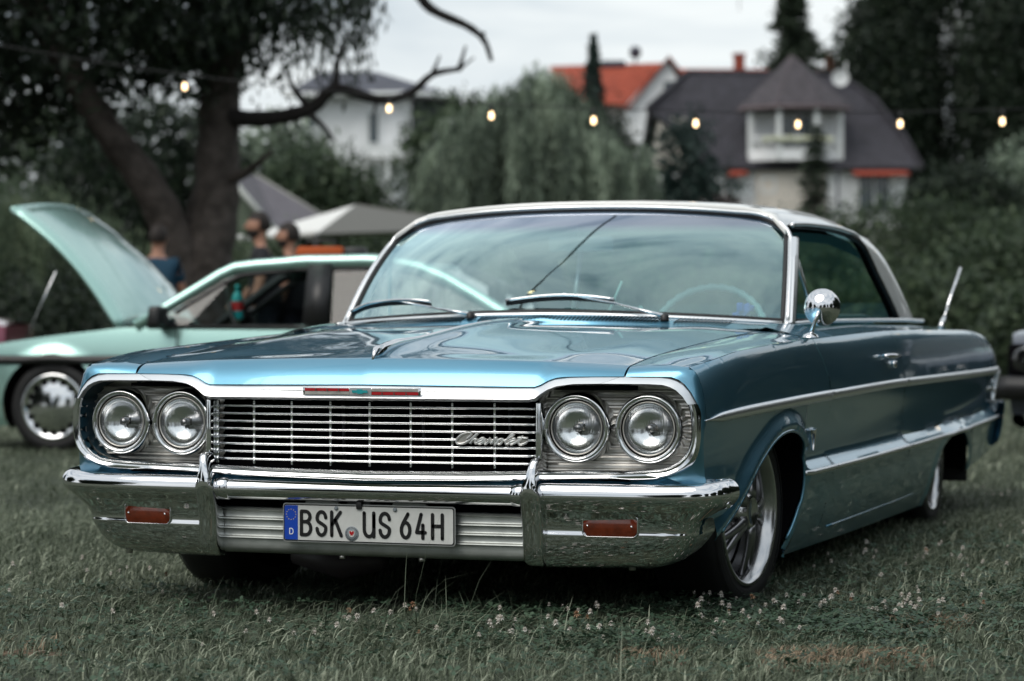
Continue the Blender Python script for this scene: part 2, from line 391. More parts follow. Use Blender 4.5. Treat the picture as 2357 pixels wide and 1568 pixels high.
for sg in (1, -1):
    # ---- front fender : top, nose and side welded into one skin
    b = MB()
    G = []
    for i in range(61):
        y = lerp(.065, 1.335, (i/60)**1.1); cx, cz = crest(y); gx = gapx(y)+.002; gz = gapz(y)
        row = []
        for j in range(13):
            t = j/12; x = lerp(gx, cx, t)
            z = lerp(gz, cz, t)+.006*math.sin(math.pi*t)*(1-t*.3)
            if t > .8: z = min(z, cz+.0008*(1-t)*60*(.2))
            row.append((sg*x, y+(.008*(1-t) if i == 0 else 0), z))
        G.append(row)
    b.grid(G)
    E_top = [Vector(p) for p in G[0]]
    side_skin(b, sg, frontE, lambda z: cutA(z)-.0035, .065, 1.335, 200, 66, ARF)
    # nose strip from lamp frame to the crease
    out = [(.739, .027, .687), (.79, .029, .687), (.83, .031, .687), (.864, .032, .6865), (.885, .033, .679), (.901, .034, .667), (.919, .034, .645), (.936, .034, .614), (.944, .034, .565), (.942, .034, .51), (.929, .034, .465), (.904, .034, .440), (.878, .034, .427), (.853, .033, .417)]
    inn = [tuple(E_top[k]) for k in (0, 4, 8, 12)]
    inn = [(sg*abs(p[0]), p[1], p[2]) for p in inn]
    ed = []
    for z in (.705, .685, .655, .62, .57, .52, .475, .44, .41, .37):
        ed.append((sg*X(frontE(z), z), frontE(z), z))
    A = [(sg*p[0], p[1], p[2]) for p in out]; B = inn+ed
    G = []
    for k in range(14):
        pa, pb = Vector(A[k]), Vector(B[k]); row = []
        for j in range(7):
            t = j/6; p = pa.lerp(pb, t)
            bul = math.sin(math.pi*t)*(.006 if k < 6 else .003)
            row.append(p+Vector((sg*bul*(.3 if k < 4 else .9), -bul*.8, bul*(.7 if k < 6 else 0))))
        G.append(row)
    b.grid(G)
    # inner flange along the hood gap
    b.grid([[(sg*(gapx(y)+.002), y+(.008 if y < .08 else 0), gapz(y)-h) for h in (0, .03)] for y in np.linspace(.065, 1.335, 30)])
    # lower return under the lamp frame
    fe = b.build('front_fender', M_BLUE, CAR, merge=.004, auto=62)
    # ---- door
    b = MB(); side_skin(b, sg, lambda z: cutA(z)+.0035, lambda z: cutB(z)-.0035, 1.335, 2.585, 60, 54)
    G = []
    for y in np.linspace(1.337, 2.583, 24):
        cx, cz = crest(y); row = []
        for j in range(7):
            t = j/6; row.append((sg*lerp(cx, .80, t), y, cz+.022*sm(t)+.004*math.sin(math.pi*t)))
        G.append(row)
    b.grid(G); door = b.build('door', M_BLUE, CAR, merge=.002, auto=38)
    hb = MB(); hy = 2.40; hx = X(hy, .705)
    hb.tube([(sg*(hx+.003), hy-.085, .712), (sg*(hx+.024), hy-.08, .712), (sg*(hx+.030), hy, .711), (sg*(hx+.028), hy+.10, .709), (sg*(hx+.010), hy+.115, .709)], [.008, .010, .011, .010, .006], 8, sy=.8)
    hb.tube([(sg*hx, hy+.10, .68), (sg*(hx+.018), hy+.10, .68)], .013, 12)
    hb.build('door_handle', M_CHROME, door)
    # ---- quarter panel
    b = MB(); side_skin(b, sg, lambda z: cutB(z)+.0035, rearE, 2.585, 5.30, 200, 50, ARR)
    G = []
    for y in np.linspace(2.587, 5.29, 40):
        cx, cz = crest(y); row = []
        xi = .80 if y < 3.6 else lerp(.80, .72, sm((y-3.6)/.6))
        for j in range(7):
            t = j/6; row.append((sg*lerp(cx, xi, t), y, cz+.020*sm(t)*(1-sm((y-4.2)/1))+.004*math.sin(math.pi*t)))
        G.append(row)
    b.grid(G)
    rear = [(sg*X(rearE(z), z), rearE(z), z) for z in np.linspace(.735, .25, 20)]
    b.grid([rear, [(p[0]*.9, p[1]+.03, p[2]) for p in rear], [(0, p[1]+.05, p[2]) for p in rear]])
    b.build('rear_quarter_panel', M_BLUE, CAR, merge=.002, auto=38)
    for cf in (cutA, cutB):
        b = MB(); b.grid([[(sg*(X(cf(z)+o, z)-.010), cf(z)+o, z) for o in (-.02, 0, .02)] for z in np.linspace(.77, .13, 40)]); b.build('door_jamb', M_BLACK, CAR)
    # ---- inner wheel housings : dark liners
    for A_, nm in ((ARF, 'front_wheel_liner'), (ARR, 'rear_wheel_liner')):
        b = MB(); G = []
        for p in A_:
            if p[0] < .32: continue
            x0 = X(p[0], p[1])-.012
            G.append([(sg*x0, p[0], p[1]), (sg*(x0-.03), p[0], p[1]+.012), (sg*.50, p[0], p[1]+.05)])
        b.grid(G)
        b.poly([(sg*.50, p[0], p[1]+.05) for p in A_ if p[0] >= .32])
        b.build('wheel_liner', M_BLACK, CAR)
    # ---- side mouldings
    b = MB(); P = []; RR = []
    for y in list(np.linspace(.055, 1.475, 34)):
        zs = cr_interp(y, [0, .4, 1.5, 2.7, 5.3], [.568, .580, .598, .609, .607]); k = sm((y-.05)/.17)*.75+.25*sm((y-.05)/.5)
        P.append((sg*(X(y, zs)+.002), y, zs)); RR.append(.0165*max(k, .12))
    b.tube(P, RR, 10, sx=.55, sy=1.0)
    b.build('upper_side_moulding', M_BRIGHT, CAR)
    for (ya, yb) in ((1.482, 2.705), (2.72, 5.28)):
        b = MB(); P = []
        for y in np.linspace(ya, yb, 40):
            zs = cr_interp(y, [0, .4, 1.5, 2.7, 5.3], [.568, .580, .598, .609, .607]); P.append((sg*(X(y, zs)+.002), y, zs))
        b.tube(P, .0155, 10, sx=.55, sy=1.0); b.build('upper_side_moulding', M_BRIGHT, CAR)
    for (ya, yb) in ((1.165, 1.508), (1.516, 2.775), (2.785, 5.24)):
        b = MB(); P = []
        for y in np.linspace(ya, yb, 36):
            zb = cr_interp(y, [1.0, 2.8, 5.2], [.404, .412, .436])-.040; P.append((sg*(X(y, zb)+.001), y, zb))
        b.tube(P, .0085, 8, sx=.8); b.build('lower_side_moulding', M_BRIGHT, CAR)
    b = MB()
    b.tube([(sg*(X(5.27, z)+.002), rearE(z)-.012, z) for z in np.linspace(.606, .40, 10)], .010, 8)
    b.build('rear_side_moulding', M_BRIGHT, CAR)
    # rocker crease line
    b = MB(); b.tube([(sg*(X(y, .165)+.001), y, .165+.004*(y-1.7)) for y in np.linspace(1.62, 3.2, 20)], .0025, 6)
    b.build('sill_crease', M_BLUE, CAR)
    # arch edge bead
    b = MB(); b.tube([(sg*(X(p[0], p[1]+.004)-.004), p[0], p[1]) for p in ARF[8:-3]], .006, 6); b.build('arch_bead', M_BLUE, CAR)
    # V-flag fender badge
    b = MB(); bx = X(1.285, .47)+.003
    def yz(y, z, o=0): return (sg*(bx+o), y+.045, z-.012)
    b.prism([yz(1.205, .505), yz(1.222, .509), yz(1.246, .452), yz(1.238, .442)], (sg*.008, 0, 0))
    b.prism([yz(1.285, .510), yz(1.262, .507), yz(1.238, .442), yz(1.250, .446)], (sg*.010, 0, 0))
    b.prism([yz(1.222, .506, .002), yz(1.262, .506, .002), yz(1.258, .494, .002), yz(1.226, .494, .002)], (sg*.010, 0, 0))
    b.build('fender_badge', M_CHROME, CAR, smooth=False)
    # script and stag badge at the tail
    b = MB(); sx_ = X(5.0, .53)+.004
    for k in range(6): b.box((sg*sx_, 4.86+k*.035, .525+.003*(k % 2)), (.006, .022, .016))
    b.box((sg*sx_, 5.07, .545), (.006, .018, .05)); b.box((sg*sx_, 5.09, .515), (.006, .025, .02))
    b.build('tail_script_badge', M_CHROME2, CAR)
    # ---- windows sill chrome
    b = MB(); b.tube([(sg*.802, y, cr_interp(y, [1.4, 2.4, 3.6, 4.1], [.822, .836, .838, .835])) for y in np.linspace(1.62, 4.10, 20)], .009, 8, sy=.8)
    b.build('window_sill_moulding', M_BRIGHT, CAR)

# ---- hood
def hood_z(x, y):
    t = abs(x)/gapx(y)
    zc = cr_interp(y, [.0, .07, .27, .5, .72, 1.03, 1.24, 1.42], [.728, .737, .764, .785, .804, .8225, .8275, .829])
    zg = gapz(y)
    base = zc+(zg-zc)*(.30*t+.70*t**2.4)
    ridge = .010*math.exp(-(x/.045)**2)*sm((y-.02)/.2)
    dish = -.009*sm((y-.06)/.16)*math.exp(-((abs(x)-.32)/.19)**2)*(1-sm((y-.25)/.8))
    raise_ = .004*math.exp(-((abs(x)-.58)/.09)**2)*sm((y-.06)/.2)
    return base+ridge+dish+raise_
def lip_z(x):
    ax = abs(x); return cr_interp(ax, [0, .36, .485, .505, .53, .56, .60, .737], [.662, .659, .658, .664, .677, .6845, .686, .687])
b = MB(); G = []
xsn = sorted(set([round(v, 4) for v in list(np.linspace(-1, 1, 97))]))
prof = [0, .18, .4, .62, .8, .92, 1]
for s in xsn:
    col = []
    x0 = s*.7335; yl = yf(x0)+.001
    yc = yl+.060+.008*(1-abs(s))         # crease
    zl = lip_z(x0)
    zt = hood_z(s*gapx(yc), yc)
    col.append((x0, yl+.025, zl-.002)); 
    for p in prof[:-1]:
        col.append((x0, lerp(yl, yc, p)-.006*math.sin(math.pi*p), lerp(zl, zt, p)+.004*math.sin(math.pi*p)))
    for q in np.linspace(0, 1, 54)**1.15:
        y = lerp(yc, 1.36+.10*(1-s*s), q)
        xx = s*(gapx(y)-.0038); col.append((xx, y, hood_z(xx, y)))
    G.append(col)
b.grid(G)
b.grid([[p[-1], (p[-1][0], p[-1][1]+.004, p[-1][2]-.03)] for p in G])
for e_ in (G[0], G[-1]): b.grid([[p, (p[0], p[1], p[2]-.03)] for p in e_])
hood = b.build('hood', M_BLUE, CAR, merge=True, auto=50)
# centre windsplit moulding on the hood
b = MB(); P = []; RR = []
for k, y in enumerate(np.linspace(.055, 1.27, 40)):
    h = .020*sm(1-(y-.05)/.35) if y > .06 else .0
    P.append((0, y, hood_z(0, y)+.002+h*.55*sm((y-.05)/.06))); RR.append(.0075+h*.45)
b.tube(P, RR, 10, sx=.75, sy=1.0)
b.tube([(0, .035, .728), (0, .048, .746), (0, .06, .757), (0, .10, .765)], [.004, .008, .010, .008], 8)
b.build('hood_centre_moulding', M_CHROME, CAR)

# ---- cowl with vent slots
b = MB(); G = []
def wsbase(u):   # windshield base curve, u in -1..1
    a = abs(u); return Vector((u*.778, 1.50+.17*a**2.6, .866-.031*a**1.8))
for u in np.linspace(-1, 1, 41):
    e0 = Vector((u*.782, 1.364+.10*(1-u*u), hood_z(u*.76, 1.36+.09*(1-u*u))-.002)); e1 = wsbase(u)+Vector((0, -.012, -.010))
    if abs(u) > .93: e0.z = gapz(1.4)+.006
    G.append([e0.lerp(e1, t)+Vector((0, 0, .005*math.sin(math.pi*t))) for t in np.linspace(0, 1, 6)])
b.grid(G)
for sg in (1, -1):   # scuttle ends up to the door
    b.grid([[(sg*.782, 1.345, .820), (sg*.86, 1.34, .802), (sg*.944, 1.337, .780)], [(sg*.79, 1.50, .828), (sg*.87, 1.45, .806), (sg*.95, 1.40, .782)], [(sg*.80, 1.66, .828), (sg*.87, 1.66, .815), (sg*.95, 1.66, .785)]])
cowl = b.build('cowl', M_BLUE, CAR, merge=True, auto=50)
b = MB()
def slots(x0, x1):
    x = x0
    while x < x1:
        u = x/.778
        e0 = Vector((u*.782, 1.364+.10*(1-u*u), hood_z(u*.76, 1.36+.09*(1-u*u)))); e1 = wsbase(u)+Vector((0, -.012, -.010))
        d = (e1-e0); p0 = e0+d*.18+Vector((0, 0, .0055)); p1 = e0+d*.80+Vector((.014, 0, .0065))
        b.add([p0, p0+Vector((.0072, 0, 0)), p1+Vector((.0072, 0, 0)), p1], [(0, 1, 2, 3)])
        x += .0132
slots(-.66, -.28); slots(-.225, .40); slots(.46, .64)
tag(b.build('vent_slots', M_BLACK, cowl, smooth=False, normals=False), kind='stuff')

# ---- upper chrome moulding (brow) across the nose
UP = [(0, .664), (.30, .661), (.36, .660), (.47, .660), (.49, .661), (.510, .669), (.531, .680), (.552, .686), (.60, .689), (.70, .689), (.738, .689), (.80, .6885), (.845, .688), (.868, .6845), (.886, .6775), (.902, .666), (.920, .645), (.937, .614)]
LO = [(0, .617), (.30, .617), (.36, .617), (.455, .616), (.475, .6165), (.493, .619), (.510, .632), (.525, .643), (.545, .654), (.580, .662), (.66, .6635), (.738, .6635), (.80, .6635), (.842, .662), (.862, .657), (.880, .649), (.898, .633), (.912, .614)]
def brow(xa, xb, sgn, name):
    b = MB(); G = []
    ts = [k/17 for k in range(18)]
    for (xu, zu), (xl, zl) in zip(UP, LO):
        if not (xa-1e-6 <= xu <= xb+1e-6): continue
        yu, yl_ = yf(xu), yf(xl)
        k9 = .0015 if xa > .5 and xu < .739 else 0; xu += k9; xl += k9
        mid = Vector(((xu+xl)/2, (yu+yl_)/2-.013, (zu+zl)/2-.002))
        G.append([(sgn*xu, yu+.016, zu-.002), (sgn*xu, yu+.010, zu+.0005), (sgn*lerp(xu, xl, .25), lerp(yu, yl_, .25)-.002, lerp(zu, zl, .25)+.001), (sgn*mid.x, mid.y, mid.z+.002), (sgn*lerp(xu, xl, .82), lerp(yu, yl_, .82)-.022, lerp(zu, zl, .82)), (sgn*xl, yl_-.004, zl), (sgn*lerp(xl, xl-.004, 1), yl_+.035, zl+.004)])
    return b.grid(G)
hb = MB()
for sgn in (1, -1):
    q = brow(0, .7395, sgn, ''); hb.add(q.v, q.f)
# resample not needed: break at the hood edge
UPx = [p for p in UP]
bm_c = hb.build('nose_moulding', M_BRIGHT, hood, merge=.0015, auto=60)
for sgn in (1, -1):
    q = brow(.7375, .95, sgn, ''); q.build('brow_moulding', M_BRIGHT, CAR, auto=60)
# lamp surround : outer chrome band round to the bar under the grille
FO = [(.937, .614), (.944, .59), (.945, .563), (.943, .509), (.930, .465), (.905, .440), (.879, .427), (.853, .418), (.801, .410), (.65, .407), (.527, .405), (.30, .400), (0, .397)]
FI = [(.912, .614), (.918, .59), (.921, .563), (.921, .522), (.911, .490), (.893, .466), (.867, .449), (.828, .438), (.733, .433), (.65, .431), (.527, .429), (.30, .424), (0, .421)]
for sgn in (1, -1):
    b = MB(); G = []
    for (xo, zo), (xi, zi) in zip(catmull([(p[0], p[1], 0) for p in FO], 3), catmull([(p[0], p[1], 0) for p in FI], 3)) if False else zip([Vector((p[0], p[1], 0)).to_2d() for p in catmull([(q[0], q[1], 0) for q in FO], 3)], [Vector((p[0], p[1], 0)).to_2d() for p in catmull([(q[0], q[1], 0) for q in FI], 3)]):
        yo, yi = yf(xo), yf(xi)
        G.append([(sgn*xo, yo+.012, zo), (sgn*xo, yo-.004, zo), (sgn*lerp(xo, xi, .3), yo-.012, lerp(zo, zi, .3)), (sgn*lerp(xo, xi, .62), yi-.008, lerp(zo, zi, .62)), (sgn*lerp(xo, xi, .75), yi-.012, lerp(zo, zi, .75)), (sgn*xi, yi-.006, zi), (sgn*lerp(xi, xi-.002, 1), yi+.03, zi+.002)])
    b.grid(G); b.build('lamp_surround_moulding', M_CHROME2, CAR, auto=60)
# blue lower apron between surround and bumper
b = MB(); G = []
for x in np.linspace(-.905, .905, 61):
    a = abs(x); zt = .408+.012*sm((a-.80)/.06)+.02*sm((a-.87)/.05); zt = min(zt, .45)
    yt = yf(x)+.010; k = sm((a-.86)/.07)
    G.append([(x, yt-.002, zt), (x, yt+.012, zt-.012), (x, yt+.02-.0*k, .375), (x, yt+.03, .345)])
b.grid(G); b.build('front_apron', M_BLUE, CAR)

# ---- headlamp panels with horizontal ribs
for sgn in (1, -1):
    b = MB(); prof = []
    z = .672
    while z > .428:
        prof += [(z, 0), (z-.0025, -.009), (z-.0065, -.010), (z-.0095, .0), (z-.015, .002), (z-.0205, .001)]; z -= .0215
    G = []
    for x in np.linspace(.478, .925, 15): G.append([(sgn*x, yf(x)+.075+dy, zz) for zz, dy in prof])
    b.grid(G); b.build('headlamp_panel', M_ALU, CAR, auto=25)
    # inner cup walls of the opening
    inn = [(p[0], p[1]) for p in LO if p[0] > .476]+[(p[0], p[1]) for p in FI if p[0] > .5]
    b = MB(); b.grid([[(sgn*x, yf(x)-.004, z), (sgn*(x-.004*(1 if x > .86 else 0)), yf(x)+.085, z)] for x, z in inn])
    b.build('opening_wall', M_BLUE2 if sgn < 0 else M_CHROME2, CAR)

# ---- headlamps
def headlamp(x, z, y):
    t = Matrix.Translation((x, y, z)) @ Matrix.Rotation(math.pi/2, 4, 'X')   # local +z -> -y (forward)
    b = MB(); b.lathe([(.096, -.078), (.0955, -.012), (.093, .0), (.089, .006), (.085, .0065), (.080, .003), (.077, -.004), (.0765, -.012)], t, 56)
    bz = b.build('headlamp', M_ALU, CAR); bz.data.materials[0] = M_CHROME2
    b = MB(); b.lathe([(.077, -.004), (.0745, -.013), (.0735, -.014)], t, 48); b.build('gasket', M_BLACK, bz)
    b = MB(); b.lathe([(.0750, -.016), (.0742, -.006), (.0725, -.0035), (.0705, -.0035), (.0695, -.006)], t, 56); b.build('retaining_ring', M_ALU, bz)
    # reflector bowl
    b = MB(); b.lathe([(.0700, -.006)]+[(.0685*math.sqrt(1-k*k)+.0015, -.008-.038*k) for k in np.linspace(.05, .98, 14)], t, 48); b.build('reflector', M_REFL, bz)
    b = MB(); b.lathe([(.012, -.045), (.012, -.020), (.009, -.016), (0.0001, -.015)], t, 20); b.build('bulb_shield', M_RIMD, bz)
    # fluted lens : vertical prisms above, plainer fan below
    n = 64; G = []
    for i in range(n+1):
        row = []
        for j in range(n+1):
            u, v = -1+2*i/n, -1+2*j/n
            uu = u*math.sqrt(max(0, 1-v*v/2)); vv = v*math.sqrt(max(0, 1-u*u/2))
            r2 = uu*uu+vv*vv
            h = .006*(1-r2)
            if vv > -.18: h += .0011*math.sin(uu*62+(.9*vv if vv > .3 else 0))*(1-r2**3)
            else: h += .0005*math.sin(uu*40+vv*10)*(1-r2**3)
            if abs(vv+.18) < .04: h += .0008
            row.append((uu*.0700, vv*.0700, h-.006))
        G.append(row)
    b = MB(); b.grid([[t @ Vector(p) for p in r] for r in G])
    b.build('lens', M_HL, bz)
    return bz
M_HLS = glass('fluted_lens', (.93, .95, .95), 2.2)
for sgn in (1, -1):
    headlamp(sgn*.797, .5465, .042); headlamp(sgn*.596, .5465, .033)

# ---- grille
GR = empty('grille'); GR.parent = CAR
for k in range(8):
    z = .597-k*.0215; b = MB()
    b.tube([(x, yf(x)+.040, z) for x in np.linspace(-.490, .490, 25)], .0039, 8, sy=.95)
    b.build('grille_bar', M_CHROME2, GR)
for k in range(9):
    x = -.484+k*.121; b = MB(); h = []
    for z in np.linspace(.612, .432, 69):
        ph = ((z-.597)/.0215) % 1.0; near = min(ph, 1-ph)
        h.append(((x, yf(x)+.044, z), .0042+.0028*math.exp(-(near/.14)**2)))
    b.tube([p for p, _ in h], [r*(1.5 if k in (0, 8) else 1) for _, r in h], 8, upv=(1, 0, 0))
    b.build('grille_post', M_CHROME2, GR)
for x0, x1 in ((-.505, -.489), (.489, .505)): b = MB(); b.box(((x0+x1)/2, yf(.5)+.03, .52), (x1-x0, .05, .19)); b.build('grille_end_frame', M_CHROME2, GR, bevel=.003)
# radiator support, condenser and horn behind the grille
b = MB(); b.box((0, .36, .50), (1.5, .02, .46)); b.box((0, .22, .655), (1.5, .4, .01)); b.box((0, .20, .41), (1.5, .36, .01))
b.build('radiator', M_BLACK, CAR)
M_STEEL = mat('dull_steel', (.10, .10, .11), .5, metal=.8)
for x in (-.145, .10, .36): b = MB(); b.tube([(x, .16, .61), (x+.004, .16, .43)], .005, 6); b.build('radiator_support_rod', M_STEEL, CAR)
b = MB(); b.lathe([(.045, 0), (.040, .02), (.02, .04), (.012, .07)], Matrix.Translation((.42, .14, .565)) @ Matrix.Rotation(-math.pi/2, 4, 'X'), 24)
b.build('horn', mat('horn_black', (.03, .03, .035), .3, metal=.4), CAR)

# ---- emblem bar with red enamel and teal cross emblem
EM = MB()
def emy(x): return yf(x)-.0215
def strip(b, x0, x1, z0, z1, off, n=10, slant=0):
    G = [[(x+slant*0, emy(x)-off, z0+(z1-z0)*k) for k in (0, 1)] for x in np.linspace(x0, x1, n)]
    b.grid(G, flip=True)
strip(EM, -.176, .176, .632, .6535, .0018, 24)
em = EM.build('nose_emblem', M_CHROME2, CAR, thick=.003)
for x0, x1, z0, z1, mm, nm in ((-.170, -.034, .6435, .6515, M_RED, 'red_enamel'), (.034, .170, .634, .642, M_RED, 'red_enamel'), (-.170, -.034, .634, .642, M_ALU, 'silver_bar'), (.034, .170, .6435, .6515, M_ALU, 'silver_bar'), (-.033, .033, .6335, .652, mat('emblem_silver', (.6, .6, .62), .3, metal=.6), 'emblem_plate')):
    b = MB(); strip(b, x0, x1, z0, z1, .003); b.build(nm, mm, em, smooth=False)
b = MB()
bt = [(-.022, -.0035), (-.007, -.0035), (-.007, -.0062), (.009, -.0062), (.009, -.0035), (.024, -.0035), (.022, .0035), (.007, .0035), (.007, .0062), (-.009, .0062), (-.009, .0035), (-.024, .0035)]
b.prism([(x, emy(0)-.0042, .6428+z) for x, z in bt][::-1], (0, -.002, 0)); b.build('cross_emblem', M_TEAL, em, smooth=False)
b = MB()
for sgn in (1, -1):
    for k in range(3):
        x = sgn*(.065+.035*k); b.box((x, emy(x)-.0045, .6475 if sgn < 0 else .638), (.003, .002, .006))
b.build('emblem_tick', M_CHROME2, em, smooth=False)
for sgn in (1, -1): b = MB(); b.tube([(sgn*.176, emy(.176)-.002, .643), (sgn*.31, emy(.31)-.001, .645)], [.0015, .0006], 6); b.build('emblem_wing_line', M_PLASTIC, em)

# ---- cursive chrome script on the grille
def g2(px, py): x = .26+(px-680)*1.433e-4; return (x, yf(x)+.024, .5+(635-py)*1.43e-4)
STR = [
 [(895, 530), (940, 495), (978, 455), (978, 425), (930, 412), (860, 425), (780, 465), (715, 520), (680, 575), (690, 615), (740, 632), (810, 625), (880, 600), (930, 570), (955, 555)],
 [(955, 555), (1010, 510), (1100, 440), (1110, 430), (1060, 480), (1000, 560), (955, 628), (975, 600), (1030, 550), (1070, 535), (1080, 550), (1052, 595), (1065, 620), (1105, 605), (1150, 580), (1205, 560), (1230, 535), (1215, 518), (1165, 535), (1120, 575), (1112, 612), (1145, 628), (1200, 605), (1250, 560), (1272, 530), (1250, 580), (1240, 615), (1262, 628), (1310, 590), (1345, 535), (1350, 525), (1362, 600), (1375, 618), (1410, 580), (1468, 505), (1475, 530), (1455, 570), (1440, 612), (1455, 628), (1490, 600), (1540, 545), (1578, 528), (1515, 550), (1492, 590), (1510, 625), (1555, 620), (1592, 580), (1598, 545), (1578, 528), (1630, 560), (1700, 530), (1780, 475), (1815, 440), (1795, 432), (1745, 470), (1690, 535), (1655, 595), (1668, 628), (1710, 615), (1760, 585), (1820, 560), (1838, 535), (1818, 522), (1775, 545), (1738, 590), (1755, 628), (1810, 615), (1870, 580), (1930, 535), (1995, 475), (1950, 530), (1905, 590), (1918, 628), (1965, 632), (2030, 610), (2075, 580)],
 [(1885, 515), (1950, 505), (2088, 518)]]
scr = MB()
for st in STR:
    P = catmull([g2(*p) for p in st], 3)
    scr.tube([p+Vector((0, .003, 0)) for p in P], .0040, 6, upv=(0, 1, 0))
sc1 = scr.build('grille_script', M_ALU, CAR)
scr = MB()
for st in STR: scr.tube(catmull([g2(*p) for p in st], 4), .0024, 6, upv=(0, 1, 0))
scr.build('script_face', mat('script_white', (.80, .82, .82), .2, metal=.6), sc1)
b = MB()
b.prism([(p[0], p[1]+.004, p[2]) for p in [g2(*q) for q in ((735, 500), (800, 455), (900, 425), (970, 430), (940, 500), (880, 550), (820, 600), (740, 612), (700, 590))]], (0, .003, 0))
b.prism([(p[0], p[1]+.004, p[2]) for p in [g2(*q) for q in ((1960, 520), (2085, 522), (2060, 560), (2040, 600), (1960, 615), (1930, 590))]], (0, .003, 0))
b.build('script_backing', M_ALU, sc1, smooth=False)

# ---- front bumper
def bplan(s):      # s: 0 centre .. 1 wrap-around end (x, y) at the widest level
    P = [(0, -.012), (.25, -.010), (.5, -.002), (.70, .008), (.82, .018), (.91, .030), (.958, .046), (.982, .072), (.994, .108), (.998, .158), (1.0, .27)]
    t = [0, .22, .44, .615, .72, .80, .845, .885, .935, 1, 1.11]
    return cr_interp(s, t, [p[0] for p in P]), cr_interp(s, t, [p[1] for p in P])
# vertical profile of the bumper ends: z, inward offset, width scale, how far back it runs
BP = [(.372, .060, .968, 1), (.392, .042, .984, 1), (.402, .022, .994, 1), (.405, .006, 1.0, 1), (.398, -.006, 1.004, 1), (.384, -.014, 1.007, 1), (.366, -.016, 1.005, 1), (.350, -.011, .997, 1.01), (.334, -.002, .982, 1.03), (.318, .004, .966, 1.05), (.302, .009, .952, 1.07), (.286, .012, .944, 1.08), (.273, .0126, .940, 1.08), (.266, .0105, .937, 1.08), (.257, .0106, .933, 1.07), (.243, .0118, .926, 1.06), (.226, .0145, .917, 1.04), (.208, .019, .906, 1.01), (.192, .026, .892, .97), (.179, .037, .870, .93), (.172, .052, .85, .90)]
BPc = catmull([(z, o, 0) for z, o, k, e2 in BP], 3)
KK = [p[2] for p in BP]; EE = [p[3] for p in BP]
def bumper_end(sgn):
    b = MB(); G = []
    ss = list(np.linspace(.43, 1, 70))
    m = len(BPc)
    for s in ss:
        row = []
        for i, p in enumerate(BPc):
            f = i/(m-1)*(len(BP)-1); k = interp(f, range(len(BP)), KK); e2 = interp(f, range(len(BP)), EE)
            s2 = .395+(s-.395)*(e2-.395)/.605
            x, y = bplan(s2); xa, ya = bplan(s2+.01); xb, yb = bplan(max(0, s2-.01))
            nx, ny = (ya-yb), -(xa-xb); L_ = math.hypot(nx, ny); nx /= L_; ny /= L_
            kk = 1+(k-1)*sm((s-.42)/.45)
            lift = .010*sm((s-.72)/.28)*(1 if p[0] > .34 else 0)
            row.append((sgn*(x*kk-nx*p[1]), y-ny*p[1]+(1-kk)*.10, p[0]-.006+lift*(p[0]-.34)/.06))
        G.append(row)
    b.grid(G)
    L_ = G[-1]; b.grid([L_, [(p[0]-sgn*.03, p[1]-.004, p[2]-.002) for p in L_]])
    return b.build('bumper_end', M_CHROME, CAR, auto=60)
bmp = {s: bumper_end(s) for s in (1, -1)}
# centre roll
b = MB(); G = []
CP = [(.392, .040), (.398, .022), (.399, .008), (.394, -.004), (.384, -.013), (.370, -.017), (.356, -.014), (.346, -.004), (.340, .008), (.338, .030)]
CPc = catmull([(z, o, 0) for z, o in CP], 3)
for x in np.linspace(-.485, .485, 41):
    y = interp(abs(x), [0, .25, .5], [-.012, -.010, -.002])
    G.append([(x, y+p[1], p[0]-.006) for p in CPc])
b.grid(G); b.build('bumper_bar', M_CHROME, CAR)
for sgn in (1, -1):   # end ferrules of the bar
    b = MB(); G = []
    for x, k in ((.425, 0), (.428, .004), (.455, .004), (.462, .002)):
        y = interp(x, [0, .25, .5], [-.012, -.010, -.002]); G.append([(sgn*x, y+p[1]-k, p[0]-.006+(k*.6 if p[0] > .37 else -k*.6)) for p in CPc])
    b.grid(G); b.build('bumper_ferrule', M_CHROME, CAR)
# ribbed valance
b = MB(); G = []
VP = [(.318, .022), (.3165, .004), (.311, -.002), (.306, .004)]
z = .306
for k in range(3): VP += [(z-.012, .005), (z-.016, .003), (z-.019, -.003), (z-.022, -.004), (z-.025, .003)]; z -= .0265
VP += [(.214, .004), (.205, .003), (.197, .006), (.189, .016), (.186, .03)]
for x in np.linspace(-.49, .49, 41):
    y = interp(abs(x), [0, .25, .5], [.020, .022, .030]); G.append([(x, y+o, zz-.008) for zz, o in VP])
b.grid(G); b.build('ribbed_valance', M_ALUD, CAR, auto=35)
b = MB(); b.box((0, .09, .33), (.96, .10, .03)); b.build('bumper_mounting_plate', M_BLACK, CAR)
# guards
def guard(sgn):
    b = MB(); G = []
    # (z, half width, front y, side depth)
    S_ = [(.470, .004, -.098, .02), (.467, .009, -.108, .04), (.458, .011, -.114, .05), (.44, .013, -.120, .06), (.42, .016, -.124, .07), (.40, .021, -.128, .07), (.38, .027, -.129, .06), (.365, .029, -.127, .05), (.345, .029, -.120, .045), (.32, .029, -.112, .045), (.28, .0285, -.104, .05), (.24, .028, -.102, .05), (.21, .0275, -.099, .05), (.192, .027, -.092, .045), (.180, .025, -.078, .04), (.174, .020, -.06, .03)]
    cx = .487
    for z, hw, fy, dp in S_:
        z -= .005; fy += .083
        off = .014*sm((z-.38)/.09)
        c = cx+off*.6
        row = []
        for u, v in ((-1, 1), (-1, .5), (-1, .12), (-.82, .0), (-.4, -.03), (0, -.045), (.4, -.03), (.82, .0), (1, .12), (1, .5), (1, 1)):
            row.append((sgn*(c+u*hw), fy+v*dp+ (0 if abs(u) > .9 else 0), z))
        G.append(row)
    b.grid(G); k = len(b.v)
    b.poly([p for p in G[0]]); b.poly([p for p in G[-1]])
    return b.build('bumper_guard', M_CHROME, CAR, auto=50)
